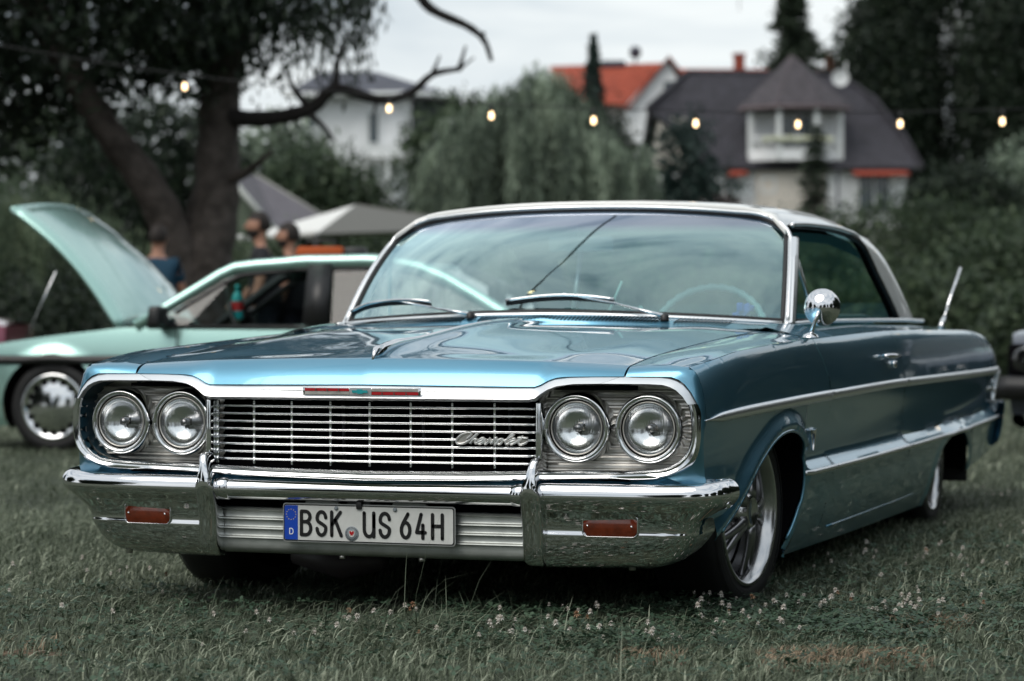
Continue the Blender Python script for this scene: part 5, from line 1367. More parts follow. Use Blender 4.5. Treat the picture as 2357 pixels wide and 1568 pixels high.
bush('garden_bush', -2.2, 50, T0(-2, 50), [(0, 0, .9, 1.3, .8, .9), (-.9, 0, .7, .7, .7, .7)], L_MID, 'green garden bush behind the canopy roof', n=9000, size=.12)
weeping('weeping_willow', .35, 62, T0(0, 62), [(.1, 0, 3.5, 2.15, 1.8, 1.5), (2.0, .2, 2.8, 1.3, 1.4, 1.2), (-1.6, 0, 2.5, 1.25, 1.4, 1.2), (.25, 0, 4.45, 1.25, 1.3, 1.0)], L_WIL, 'wide grey green weeping willow in the middle between the two houses', nstr=3000, per=26, size=.17, lmin=1.4, lmax=3.6)
conifer('spruce_tree', 3.05, 92, T0(3, 92), 7.4, 1.15, L_BLU, 'slim dark spruce in front of the red roof', n=14000, size=.20, whorls=40, power=.9)
bush('garden_tree', 5.1, 72, T0(5, 72), [(0, 0, 3.0, .75, .7, 1.1), (-.5, 0, 1.4, .8, .8, .9), (.6, 0, 1.9, .8, .8, .7), (.1, 0, .9, .8, .7, .9)], L_BLU, 'bluish dark tree with loose branches at the left corner of the dark roofed house', cat='tree', n=5000, size=.19, spread=.26, per=20, shell=.3)
bush('copper_shrub', 5.6, 66, T0(5, 66), [(0, 0, 1.0, .75, .6, .65)], L_RED, 'small copper red shrub below the dark roofed house', n=5000, size=.12)
bush('garden_bush', 4.5, 64, T0(4, 64), [(0, 0, .7, .8, .6, .8)], L_MID, 'green bush left of the copper red shrub', n=5000, size=.12)
bush('garden_bush', 7.2, 66, T0(7, 66), [(0, 0, .8, 1.3, .7, .65), (.9, 0, .5, .9, .7, .7)], L_MID, 'rounded green bush below the left red awning', n=8000, size=.12)
conifer('columnar_thuja', 10.85, 88, T0(10, 88), 3.9, .75, L_DARK, 'narrow dark columnar evergreen in front of the balcony', n=7000, size=.15, whorls=16, power=.45)
conifer('spruce_tree', 14.6, 128, T0(14, 128)-.5, 16.0, 3.6, L_DARK, 'dark pointed spruce rising behind the ridge of the dark roof', n=22000, size=.38, whorls=30)
# tall dark wood at the right
for i, (a, d, ell, lb) in enumerate([
    (20.3, 118, [(0, 0, 8.0, 2.9, 2.5, 7.6), (-1.0, 0, 12.5, 1.8, 1.8, 3.6)], 'tallest dark broadleaf tree right of the dark roof'),
    (17.4, 116, [(0, 0, 6.5, 2.4, 2.4, 6.0), (.5, 0, 10.3, 1.3, 1.7, 2.6)], 'dark tree touching the right end of the dark roof'),
    (23.2, 114, [(0, 0, 6.5, 2.4, 2.4, 6.4), (.5, 0, 9.8, 1.5, 1.6, 3.0)], 'dark broadleaf tree second from the right edge'),
    (26.3, 118, [(0, 0, 6.5, 2.8, 2.4, 6.2), (-.4, 0, 10.5, 1.5, 1.6, 2.8)], 'dark tree cut off by the right edge')]):
    bush('broadleaf_tree', a, d, T0(a, d), ell, L_DARK, lb, cat='tree', group='dark trees right of the dark roofed house', n=26000, size=.26, spread=.34, shell=.45)
bush('round_bush', 12.6, 58, T0(12, 58), [(0, 0, 2.0, 1.7, 1.3, 1.6)], L_WIL, 'large round olive bush at the right edge', n=12000, size=.14)
# hedges and shrubs between house and car, right half
hz = [(7.9, 48, [(0, 0, 1.4, 2.6, .8, 1.15), (2.4, 0, 1.0, 1.6, .8, 1.0)], L_MID, 'long green hedge behind the white car roof'),
      (9.2, 50, [(0, 0, 2.1, 1.3, .9, .95)], L_DARK, 'dark clipped shrub right of the house corner'),
      (7.4, 36, [(0, 0, .9, 1.9, .9, 1.1), (-1.6, 0, .7, .9, .8, .8)], L_MID, 'dark overgrown shrub behind the rear window'),
      (8.9, 42, [(0, 0, 1.2, 1.8, .9, 1.0), (1.3, 0, .8, 1.3, .8, 1.0)], L_MID, 'dark shrub with olive top near the right edge'),
      (5.6, 34, [(0, 0, .55, 1.9, .7, .75), (-1.9, 0, .5, 1.3, .7, .65)], L_MID, 'mid green shrub seen through the open side window'),
      (7.3, 30, [(0, 0, .5, 1.7, .6, .75), (1.3, 0, .6, .8, .5, .85)], L_MID, 'low green shrub above the tail of the blue car'),
      (2.0, 34, [(0, 0, .7, 2.3, .7, .8), (-2.6, 0, .7, 1.6, .7, .8)], L_MID, 'green hedge behind the windscreen'),
      (10.0, 33, [(0, 0, 1.2, 1.8, .8, 1.3)], L_DARK, 'dark shrub behind the grey saloon')]
for a, d, ell, m_, lb in hz:
    bush('hedge_shrub', a, d, T0(a, d), ell, m_, lb, n=15000, size=.11, spread=.2)
for a, d, k, lb in ((-12, 45, 0, 'dense dark tree filling the gap left of the weeping shrubs'), (-16, 52, 1, 'mid green tree outside the left edge behind the old tree'), (-9, 60, 2, 'dark tree seen through the old tree crown'), (-13, 70, 1, 'mid green tree far behind the old tree at the left'), (1.5, 78, 0, 'dark tree behind the weeping willow, right part'), (-1.5, 84, 1, 'mid green tree between the white house and the willow'), (8.5, 140, 2, 'far dark tree behind the red roofs'), (24, 70, 0, 'dark tree outside the right edge behind the round bush'), (22, 50, 1, 'mid green tree outside the right edge near the hedges'), (18, 44, 2, 'dark tree outside the right edge nearest the meadow')):
    bush('background_tree', a, d, T0(a, d), [(0, 0, 2.6, 2.4, 1.8, 2.2), (1.2, .3, 2.0, 1.6, 1.4, 1.6)], (L_DARK, L_MID, L_DARK)[k], lb, cat='tree', group='background trees between the houses', n=9000, size=.22, spread=.3)
# trees round the meadow, beside and behind the viewer (seen in the chrome and lacquer)
SUR = [(13, 3, 9), (11.5, 9, 9), (12, 15, 8), (14, 21, 4.2), (10.2, 25, 3.4), (14.5, 29, 4.2), (19, 35, 5), (9.5, 16, 4.6),  (21, 27, 9), (13, -6, 8), (17, -16, 10), (8, -22, 9), (-2, -26, 10), (-11, -23, 8.5), (-20, -15, 10), (-22, -3, 9), (-19, 8, 9), (-17, 20, 8), (25, -4, 11)]
proto = None
for i, (a, d, h) in enumerate(SUR):
    if proto is None:
        proto = bush('meadow_tree', a, d, terrain(a, d), [(0, 0, 5.0, 3.4, 3.2, 3.0), (1.5, .5, 3.2, 2.6, 2.4, 2.0), (-1.8, -.4, 3.4, 2.4, 2.4, 2.2), (0, 0, 7.2, 2.0, 2.0, 1.8), (.5, 0, 1.6, 3.2, 2.5, 1.6)], L_DARK, 'leafy dark tree at the edge of the meadow beside the viewer', cat='tree', group='trees round the meadow', n=22000, size=.36, spread=.42)
        o = proto
    else: o = ctree(proto)
    o.location = site(a, d, terrain(a, d)); o.rotation_euler = (0, 0, i*1.3); s_k = h/9.0; o.scale = (s_k, s_k, s_k)

# ==================================================================
# HOUSES
# ==================================================================
def tile_mat(name, col, k=3.2):
    m = mat(name, col, .75, noise=.25, nscale=3); t = m.node_tree; b = t.nodes['Principled BSDF']
    tcn = t.nodes.new('ShaderNodeTexCoord'); wv = t.nodes.new('ShaderNodeTexWave'); wv.bands_direction = 'Z'; wv.inputs['Scale'].default_value = k; wv.inputs['Distortion'].default_value = .1
    t.links.new(tcn.outputs['Object'], wv.inputs[0]); bp = t.nodes.new('ShaderNodeBump'); bp.inputs['Distance'].default_value = .12; t.links.new(wv.outputs[0], bp.inputs['Height']); t.links.new(bp.outputs[0], b.inputs['Normal'])
    return m
M_RENDER = mat('white_render', (.80, .81, .82), .9, noise=.06, nscale=2)
M_CREAM = mat('cream_render', (.70, .64, .57), .9, noise=.08, nscale=2)
M_DTILE = tile_mat('dark_grey_tiles', (.055, .052, .066))
M_TTILE = tile_mat('turret_tiles', (.10, .088, .10))
M_RTILE = tile_mat('red_clay_tiles', (.42, .075, .035))
M_GTILE = tile_mat('grey_tiles', (.085, .09, .115))
M_WINDOW = mat('window_pane', (.03, .05, .06), .12, spec=.8)
M_FRAME = mat('white_frame', (.68, .70, .70), .6)
M_AWN = mat('red_awning', (.33, .06, .035), .8)
M_WOODD = mat('dark_boards', (.05, .05, .07), .8)
def V3(a, z, d=0): return Vector((a, d, z))       # local house frame: x right, y away, z up
def window(root, a, z, w_, h_, d, cross=True):
    b = MB(); t = .09
    for c, s in (((a-w_/2, d, z), (t, .12, h_)), ((a+w_/2, d, z), (t, .12, h_)), ((a, d, z+h_/2), (w_+t, .13, t)), ((a, d, z-h_/2), (w_+t, .13, t))): b.box(c, s)
    if cross: b.box((a, d+.005, z), (t*.8, .11, h_))
    f = b.build('window', M_FRAME, root, smooth=False)
    b = MB(); b.box((a, d+.02, z), (w_-.05, .04, h_-.05)); b.build('pane', M_WINDOW, f, smooth=False)
D1 = 100
h1 = empty('dark_roofed_house', site(0, D1, 0), -YAW, 'white house with large dark tiled roof, polygonal balcony turret and red awnings', 'house')
zg = T0(12, 100)
b = MB(); b.prism([V3(8.35, zg-.5), V3(16.0, zg-.5), V3(16.0, 7.1), V3(8.35, 7.1)], (0, 9, 0)); b.build('wall', M_RENDER, h1, smooth=False)
b = MB(); e0, e1, r0, r1 = V3(8.0, 7.05, -.5), V3(16.6, 7.02, -.5), V3(7.45, 11.35, 4.2), V3(13.8, 11.25, 4.2)
b.grid([[e0, V3(6.9, 8.6, 1.2), V3(6.9, 10.0, 2.6), r0], [V3(12, 7.03, -.5), V3(10.9, 8.55, 1.2), V3(10.7, 10.0, 2.7), V3(10.8, 11.3, 4.2)], [e1, V3(16.05, 8.4, 1.2), V3(15.1, 10.05, 2.7), r1]])
b.add([e1, V3(16.05, 8.4, 1.2), V3(15.1, 10.05, 2.7), r1, V3(16.6, 7.02, 9)], [(0, 1, 2, 3, 4)])
b.add([V3(6.9, 8.6, 1.2), V3(5.6, 9.55, 1.5), r0], [(0, 1, 2)]); b.add([r0, r1, V3(13.8, 7, 9.5), V3(7.4, 7, 9.5)], [(0, 1, 2, 3)])
b.add([V3(5.6, 9.55, 1.5), r0, V3(5.6, 7.5, 9)], [(0, 1, 2)])
b.build('roof', M_DTILE, h1, smooth=False, thick=.15)
b = MB(); b.tube([r0, r1], .13, 6); b.tube([V3(5.6, 9.6, 1.4), r0], .12, 6); b.tube([r1, V3(15.1, 10.1, 2.6), V3(16.1, 8.45, 1.1), e1], .10, 6); b.build('ridge_tiles', M_DTILE, h1)
b = MB(); b.prism([V3(6.0, 7.2, 1.6), V3(7.2, 7.2, 1.6), V3(7.2, 9.2, 1.6), V3(6.1, 9.2, 1.6)], (0, 5, 0)); b.build('gable_wall', M_CREAM, h1, smooth=False)
# turret
tc_ = V3(11.5, 0, .5); n_ = 8
def octp(r, z, k): a = math.pi/8+k*math.pi/4; return Vector((tc_.x+r*math.cos(a), tc_.y+r*math.sin(a)*.8, z))
b = MB(); ap = Vector((tc_.x, tc_.y+.6, 11.65))
for k in range(8):
    p, q = octp(2.35, 9.45, k), octp(2.35, 9.45, k+1); b.add([p, q, ap.lerp(q, .5)+Vector((0, 0, .0)), ap, ap.lerp(p, .5)], [(0, 1, 2, 3, 4)])
b.build('turret_roof', M_TTILE, h1, smooth=False, thick=.1)
b = MB()
for k in range(8): b.tube([octp(2.38, 9.45, k), ap.lerp(octp(2.35, 9.45, k), .5), ap+Vector((0, 0, .03))], .07, 5)
b.tube([octp(2.36, 9.43, k) for k in range(8)], .09, 5, closed=True); b.build('turret_ribs', mat('rib_tiles', (.19, .15, .16), .8), h1)
b = MB(); 
for k in range(8): b.grid([[octp(1.95, 7.3, k), octp(1.95, 7.75, k)], [octp(1.95, 7.3, k+1), octp(1.95, 7.75, k+1)]])
b.poly([octp(1.95, 7.3, k) for k in range(8)]); b.build('balcony', M_RENDER, h1, smooth=False, thick=.12)
b = MB(); b.box((tc_.x, tc_.y+.3, 8.35), (3.6, .15, 2.1)); b.build('turret_wall', M_RENDER, h1, smooth=False)
for k in (4, 5, 6, 7): 
    b = MB(); p = octp(1.98, 0, k); b.box((p.x, p.y, 8.4), (.20, .20, 2.1)); b.build('balcony_post', M_FRAME, h1, smooth=False)
b = MB()
for k in range(4, 7):
    for t in np.linspace(0, 1, 12): p = octp(1.98, 7.75, k).lerp(octp(1.98, 7.75, k+1), t); b.box((p.x, p.y, 7.95), (.05, .05, .5))
    b.tube([octp(1.98, 8.22, k), octp(1.98, 8.22, k+1)], .06, 4)
b.build('balcony_railing', M_FRAME, h1, smooth=False)
b = MB()
for k in range(9): b.box((10.2+k*.32, tc_.y-1.65, 8.12+.04*(k % 2)), (.28, .16, .20))
b.build('flower_box', mat('box_flowers', (.50, .52, .38), .9), h1, bevel=.03)
window(h1, tc_.x+.1, 8.35, 1.25, 1.75, tc_.y+.12)
for a0, a1 in ((8.65, 9.5), (13.75, 16.0)):
    b = MB(); b.grid([[V3(a, 7.06, -.05), V3(a, 6.86, -.5), V3(a, 6.78, -.95)] for a in np.linspace(a0, a1, 6)]); b.grid([[V3(a, 6.78, -.95), V3(a, 6.66, -.95)] for a in np.linspace(a0, a1, 6)]); b.build('awning', M_AWN, h1, thick=.03)
window(h1, 8.9, 6.35, .6, .8, -.08); window(h1, 14.7, 6.0, 1.3, 1.5, -.08); window(h1, 10.4, 6.35, .55, .6, -.08, False)
b = MB(); b.prism([V3(9.9, zg-.5, -.12), V3(12.75, zg-.5, -.12), V3(12.75, 7.0, -.12), V3(9.9, 7.0, -.12)], (0, .1, 0)); b.build('cream_wall_panel', M_CREAM, h1, smooth=False)
b = MB(); b.tube([V3(13.15, zg, -.6), V3(13.15, 7.0, -.6)], .06, 6); b.build('downpipe', M_GTILE, h1)
b = MB(); b.tube([V3(14.05, 11.1, 3.6), V3(14.05, 11.7, 3.6)], .04, 5); b.build('dish_pole', M_FRAME, h1)
b = MB(); b.lathe([(.001, .03), (.2, .05), (.36, .12)], Matrix.Translation((13.75, 3.2, 11.0)) @ Matrix.Rotation(math.pi/2, 4, 'X'), 20); b.build('satellite_dish', M_FRAME, h1)
# red roofed house
h2 = empty('red_roofed_house', site(0, 115, 0), -YAW, 'white gabled house with bright red tiled roof behind the willow', 'house')
b = MB(); b.prism([V3(5.2, 5), V3(8.6, 5), V3(8.6, 10.4), V3(7.3, 13.0), V3(5.3, 10.9)], (0, 8, 0)); b.prism([V3(2.1, 5, 1), V3(5.3, 5, 1), V3(5.3, 11.0, 1), V3(2.1, 11.4, 1)], (0, 7, 0)); b.build('wall', M_RENDER, h2, smooth=False)
b = MB(); b.grid([[V3(2.0, 11.0, -.3), V3(1.85, 13.0, 3.6)], [V3(5.25, 10.8, -.3), V3(7.3, 13.15, 3.6)]]); b.grid([[V3(5.3, 10.75, -.35), V3(5.3, 10.75, 8)], [V3(7.33, 13.2, -.35), V3(7.33, 13.2, 8)], [V3(9.4, 10.6, -.35), V3(9.4, 10.6, 8)]]); b.build('roof', M_RTILE, h2, smooth=False, thick=.12)
b = MB(); b.grid([[V3(1.75, 12.9, 3.5), V3(1.95, 12.9, 3.5)], [V3(1.95, 10.9, -.35), V3(2.2, 10.9, -.35)]]); b.build('verge_board', M_RENDER, h2, thick=.1)
b = MB(); b.box((4.9, 3.5, 13.15), (1.1, .8, .35)); b.build('roof_box', M_WOODD, h2, bevel=.04)
b = MB(); b.tube([V3(5.95, 13.0, 3.6), V3(5.95, 13.5, 3.6)], .04, 5); b.lathe([(.001, -.32), (.22, -.22), (.30, 0), (.22, .24), (.001, .32)], Matrix.Translation((5.95, 3.6, 13.75)), 14); b.build('chimney_cowl', M_WOODD, h2)
window(h2, 7.35, 11.7, .6, .7, -.08, False)
h3 = empty('long_red_house', site(0, 126, 0), -YAW, 'long house with a low red roof and two chimneys behind the dark roof', 'house')
b = MB(); b.box((13.2, 4, 10.0), (9.4, 7, 7)); b.build('wall', M_RENDER, h3, smooth=False)
b = MB(); b.grid([[V3(8.2, 12.6, 0), V3(8.2, 14.15, 4), V3(8.2, 12.6, 8)], [V3(18.2, 12.6, 0), V3(18.2, 14.1, 4), V3(18.2, 12.6, 8)]]); b.build('roof', M_RTILE, h3, smooth=False, thick=.1)
M_BRK = mat('chimney_brick', (.24, .055, .035), .9, noise=.3, nscale=8)
for a in (12.0, 16.8): b = MB(); b.box((a, 4, 14.4), (.55, .6, .9)); b.box((a, 4, 14.88), (.68, .7, .1)); b.build('chimney', M_BRK, h3, smooth=False)
b = MB(); b.tube([V3(12, 4, 0)+Vector((0, 4, 14.8)), Vector((12, 4, 17.2))], .03, 5); b.build('aerial', M_FRAME, h3)
# white modern house left
h4 = empty('white_modern_house', site(0, 92, 0), -YAW, 'white two-storey house with flat-pitched grey roof and dark boarding, left behind the dead limb', 'house')
b = MB(); b.prism([V3(-7.8, 4), V3(-3.75, 4), V3(-3.75, 9.25), V3(-7.8, 9.25)], (0, 8, 0)); b.build('wall', M_RENDER, h4, smooth=False)
b = MB(); b.prism([V3(-3.74, 4.5, .3), V3(-2.5, 4.5, .3), V3(-2.5, 9.0, .3), V3(-3.74, 9.0, .3)], (0, 6, 0)); b.build('boarded_wall', M_WOODD, h4, smooth=False)
b = MB(); b.grid([[V3(-8.4, 9.25, -.7), V3(-7.4, 10.45, 3)], [V3(-3.6, 9.3, -.7), V3(-5.2, 10.45, 3)], [V3(-1.9, 9.2, -.3), V3(-5.2, 10.45, 3)]]); b.add([V3(-1.9, 9.2, -.3), V3(-5.2, 10.45, 3), V3(-5.2, 9.2, 9), V3(-1.9, 9.1, 8)], [(0, 1, 2, 3)]); b.build('roof', M_GTILE, h4, smooth=False, thick=.12)
b = MB(); b.tube([V3(-8.45, 9.22, -.75), V3(-3.6, 9.27, -.75), V3(-1.85, 9.17, -.35)], .10, 5); b.build('eaves_board', M_FRAME, h4)
window(h4, -5.15, 8.0, .45, 1.3, -.06, False); window(h4, -7.5, 8.3, .5, .6, -.06, False)
b = MB(); b.box((-4.6, -.9, 6.9), (1.9, 1.6, .14)); b.build('balcony', M_RENDER, h4, smooth=False)
for a in (-5.5, -4.55, -3.75): b = MB(); b.box((a, -1.6, 5.6), (.13, .13, 2.6)); b.build('balcony_post', M_FRAME, h4, smooth=False)
b = MB(); b.box((-4.6, -1.6, 7.35), (1.9, .05, .06)); b.box((-4.6, -1.6, 7.1), (1.9, .04, .3)); b.build('balcony_railing', M_FRAME, h4, smooth=False)
# shed with grey roof
h5 = empty('garden_shed', site(0, 45, 0), -YAW, 'garden shed with a sloping grey roof and pale verge board beside the forked trunk', 'shed')
q = [V3(-5.15, 3.78, 4.5), V3(-3.35, 2.68, 3.2), V3(-4.15, 2.36, -.6), V3(-5.05, 3.42, -.6)]
b = MB(); b.poly(q); b.build('roof', mat('shed_roof', (.11, .10, .115), .8, noise=.2, nscale=5), h5, smooth=False, thick=.06)
b = MB(); b.tube([q[0], q[1]], .035, 5); b.build('ridge_board', mat('ridge_grey', (.28, .28, .26), .8), h5)
b = MB(); b.tube([q[3]+Vector((0, -.04, -.02)), q[2]+Vector((0, -.04, -.02))], .055, 5, sy=1); b.build('verge_board', mat('verge_grey', (.42, .44, .42), .8), h5)
b = MB(); b.prism([V3(-5.0, .0, 0), V3(-4.2, 0, 0), V3(-4.2, 2.38, 0), V3(-5.0, 3.32, 0)], (0, 4, 0)); b.build('wall', mat('shed_wall', (.16, .20, .15), .9, noise=.2), h5, smooth=False)
# canopy tent
cn = empty('canopy_tent', site(-2.0, 35, 0), -YAW+.5, 'white and grey canopy tent with slanted roof right of the two men', 'tent')
M_CANV = mat('white_canvas', (.72, .72, .70), .8); M_CANG = mat('grey_canvas', (.13, .13, .12), .85)
b = MB(); A_ = [(-1.35, -1.1, 2.02), (1.5, -1.1, 2.16), (1.5, 1.6, 2.16), (-1.35, 1.6, 2.05)]; pk = (-.15, .2, 2.50)
b.add([A_[0], A_[3], pk], [(0, 1, 2)]); b.add([A_[3], A_[2], pk], [(0, 1, 2)]); b.build('side_roof_panel', M_CANV, cn, smooth=False, thick=.02)
b = MB(); b.add([A_[0], A_[1], pk], [(0, 1, 2)]); b.add([A_[1], A_[2], pk], [(0, 1, 2)]); b.build('front_roof_panel', M_CANG, cn, smooth=False, thick=.02)
for p in A_: b = MB(); b.tube([(p[0], p[1], 0), (p[0], p[1], p[2])], .03, 8); b.build('tent_pole', M_PLASTIC, cn)
b = MB(); b.tube([A_[0], A_[3]], .05, 6); b.build('roof_edge', M_CANV, cn)

# ==================================================================
# STRING LIGHTS
# ==================================================================
SLT = empty('string_lights', site(0, 22, 0), -YAW, 'string of small warm bulbs on a thin black cable hung across the scene', 'string lights')
M_BULB = mat('warm_bulb', (1, .8, .5), .3, emit=(1, .70, .38), estr=3.6)
def cz(a): return 2.585+.0085*(a-2.75)**2+.0004*abs(a-2.75)**3
cab = [(a, .0, cz(a)+.11) for a in np.linspace(-9, 9, 60)]
b = MB(); b.tube(cab, .006, 6); b.build('cable', M_PLASTIC, SLT)
bl0 = None
for k in range(-6, 7):
    a = 2.556+.9125*(k)
    if abs((2.556+.9125*k)-(-1.985)) < .1: continue
    z = cz(a)
    if bl0 is None:
        b = MB(); b.lathe([(.001, -.028), (.014, -.025), (.019, -.012), (.019, .004), (.015, .024), (.013, .035)], Matrix.Identity(4), 16); bl0 = b.build('bulb', M_BULB, SLT)
        b = MB(); b.lathe([(.014, .035), (.017, .037), (.017, .085), (.008, .11)], Matrix.Identity(4), 12); b.build('socket', M_PLASTIC, bl0); o = bl0
    else: o = ctree(bl0, SLT)
    o.location = (a, 0, z)

# second run of the festoon cable, overhead between meadow trees; it shows mirrored in the windscreen
OC = empty('overhead_cable', site(0, 0, 0), -YAW, 'black festoon cable mirrored as a diagonal line in the windscreen, with one lit bulb', 'cable')
b = MB(); b.tube(catmull([(-6.5, 3.5, 4.2), (-3.2, 6.2, 3.65), (-1.6, 7.7, 3.5), (-.98, 8.32, 3.49), (-.79, 8.52, 3.49), (-.46, 8.86, 3.5), (-.22, 9.33, 3.5), (.01, 9.88, 3.5), (.18, 10.17, 3.5), (.9, 11.3, 3.55), (3.0, 14.0, 3.9), (6.5, 17, 4.6)], 6), .012, 6); b.build('cable', M_PLASTIC, OC)
o = ctree(bl0, OC); o.location = (-.96, 8.30, 3.39)

# ==================================================================
# PEOPLE
# ==================================================================
M_SKIN = mat('skin', (.42, .22, .15), .5, noise=.08, nscale=12); M_HAIR = mat('dark_hair', (.018, .012, .010), .7, bump=.004, bscale=60)
M_SHB = mat('black_cotton', (.018, .019, .024), .85); M_SHT = mat('teal_cotton', (.006, .045, .085), .85); M_JEAN = mat('dark_jeans', (.02, .024, .04), .85)
def skin(name, V, E, Rr, m, parent, lv=2):
    me = bpy.data.meshes.new(name); me.from_pydata(V, E, []); me.materials.append(m); o = bpy.data.objects.new(name, me); COL.objects.link(o); o.parent = parent
    md = o.modifiers.new('skin', 'SKIN'); me.skin_vertices.new() if not me.skin_vertices else None
    for i, r in enumerate(Rr): me.skin_vertices[0].data[i].radius = (r, r) if not isinstance(r, tuple) else r
    me.skin_vertices[0].data[0].use_root = True
    s = o.modifiers.new('sub', 'SUBSURF'); s.levels = lv; s.render_levels = lv; me.polygons.foreach_set('use_smooth', [True]*len(me.polygons)); md.use_smooth_shade = True
    return o
def person(loc, heading, label, shirt, hands, beard=True, lean=0, hscale=1.0):
    p = empty('person', loc, heading, label, 'person')
    # local: x = facing, y = left, z up
    J = [(0, 0, .95), (0+lean*.1, 0, 1.15), (lean*.2, 0, 1.36), (lean*.25+.0, 0, 1.47), (lean*.3+.01, 0, 1.56), (lean*.3+.02, 0, 1.66)]
    Rr = [(.13, .15), (.12, .15), (.12, .17), (.065, .07), (.058, .058), (.085, .085)]
    E = [(0, 1), (1, 2), (2, 3), (3, 4), (4, 5)]; hx = lean*.2
    for s in (1, -1):
        k = len(J); hd = hands[0 if s > 0 else 1]
        J += [(hx, s*.17, 1.41), (hx+(hd[0])*.35-.02, s*.23, 1.13), (hd[0], s*hd[1], hd[2]), (hd[0]+.07, s*hd[1], hd[2]-.03)]
        Rr += [.062, .046, .034, .036]; E += [(2, k), (k, k+1), (k+1, k+2), (k+2, k+3)]
        # five short fingers
        for f in range(5):
            j = len(J); a = (f-2)*.018; L_ = (.05, .065, .07, .062, .045)[f]
            J += [(hd[0]+.10, s*hd[1]+a, hd[2]-.04), (hd[0]+.10+L_*.6, s*hd[1]+a*1.3, hd[2]-.055-L_*.3)]; Rr += [.011, .009]; E += [(k+3, j), (j, j+1)]
        k = len(J)
        J += [(0, s*.10, .88), (.02, s*.11, .50), (-.01, s*.12, .09), (.13, s*.13, .04)]
        Rr += [.085, .060, .042, .040]; E += [(0, k), (k, k+1), (k+1, k+2), (k+2, k+3)]
    skin('body', J, E, Rr, M_SKIN, p)
    # shirt with sleeves
    J2 = [(0, 0, .84), (0, 0, 1.0), J[1], J[2], (J[3][0], 0, 1.45)]; R2 = [(.16, .20), (.17, .20), (.165, .19), (.150, .20), .085]; E2 = [(0, 1), (1, 2), (2, 3), (3, 4)]
    for s in (0, 1):
        k0 = 6+s*(len(J)-6)//2; k = len(J2); sh, el = Vector(J[k0]), Vector(J[k0+1]); J2 += [tuple(sh), tuple(sh.lerp(el, .75))]; R2 += [.082, .066]; E2 += [(3, k), (k, k+1)]
    skin('shirt', J2, E2, R2, shirt, p)
    J3 = [(0, 0, .98)]; R3 = [(.145, .165)]; E3 = []
    for s in (1, -1): k = len(J3); J3 += [(0, s*.10, .86), (.02, s*.11, .50), (-.01, s*.12, .12)]; R3 += [.10, .075, .062]; E3 += [(0, k), (k, k+1), (k+1, k+2)]
    skin('trousers', J3, E3, R3, M_JEAN, p)
    hc = Vector((lean*.3+.02, 0, 1.665))
    def ell_(name, c, r, m, par, cut=None, n=18):
        b = MB(); G = []
        for i in range(n+1):
            th = math.pi*i/n; row = []
            for j in range(n*2):
                ph = math.pi*j/n; x, y, z = math.sin(th)*math.cos(ph), math.sin(th)*math.sin(ph), math.cos(th)
                row.append((c[0]+x*r[0], c[1]+y*r[1], c[2]+z*r[2]))
            G.append(row)
        b.grid(G, closed=True)
        if cut:
            keep = [f for f in b.f if cut(sum((Vector(b.v[i]) for i in f), Vector())/len(f))]; b.f = keep
        return b.build(name, m, par)
    hd_ = ell_('head', hc, (.098, .078, .118), M_SKIN, p)
    b = MB(); b.tube([hc+Vector((.088, 0, .025)), hc+Vector((.118, 0, -.018)), hc+Vector((.092, 0, -.028))], [.010, .016, .010], 8); b.build('nose', M_SKIN, hd_)
    for s in (1, -1):
        b = MB(); b.lathe([(.001, .012), (.018, .010), (.026, 0), (.018, -.008)], Matrix.Translation(hc+Vector((-.005, s*.078, -.01))) @ Matrix.Rotation(math.pi/2*s, 4, 'X'), 12); b.build('ear', M_SKIN, hd_)
        b = MB(); b.lathe([(.011, 0), (.008, .006), (.001, .008)], Matrix.Translation(hc+Vector((.083, s*.032, .012))) @ Matrix.Rotation(math.pi/2, 4, 'Y'), 10); b.build('eye', M_INK, hd_)
    b = MB(); b.tube([hc+Vector((.086, -.025, -.058)), hc+Vector((.094, 0, -.056)), hc+Vector((.086, .025, -.058))], .007, 6); b.build('mouth', mat('lips', (.30, .10, .08), .5), hd_)
    ell_('hair', hc+Vector((-.012, 0, .014)), (.108, .088, .122), M_HAIR, hd_, cut=lambda v: (v.z-hc.z) > .050 or ((v.x-hc.x) < -.02 and (v.z-hc.z) > -.055))
    if beard: ell_('beard', hc+Vector((.012, 0, -.040)), (.096, .076, .092), M_HAIR, hd_, cut=lambda v: (v.z-hc.z) < -.035 and (v.x-hc.x) > -.01 and not (abs(v.y) < .028 and (v.z-hc.z) > -.062 and (v.x-hc.x) > .05))
    p.scale = (hscale,)*3
    return p
AX = math.atan2(-RH.y, -RH.x)    # facing screen left
person(site(-2.25, 22.6, .05), AX+.15, 'bearded man in black t-shirt, left one of the pair behind the green coupe', M_SHB, ((.16, .24, .92), (.22, .24, .98)), True, .2)
person(site(-2.08, 23.4, 0), AX-.1, 'bearded man in a black t-shirt, right one of the pair behind the green coupe', M_SHB, ((.14, .24, .88), (.20, .24, .95)), True, .1, .99)
person(site(-3.42, 23.8, 0), AX-1.75, 'dark haired person in a teal blue t-shirt in front of the forked tree trunk', M_SHT, ((.22, .20, 1.0), (.22, .20, 1.0)), False, 0, .99)

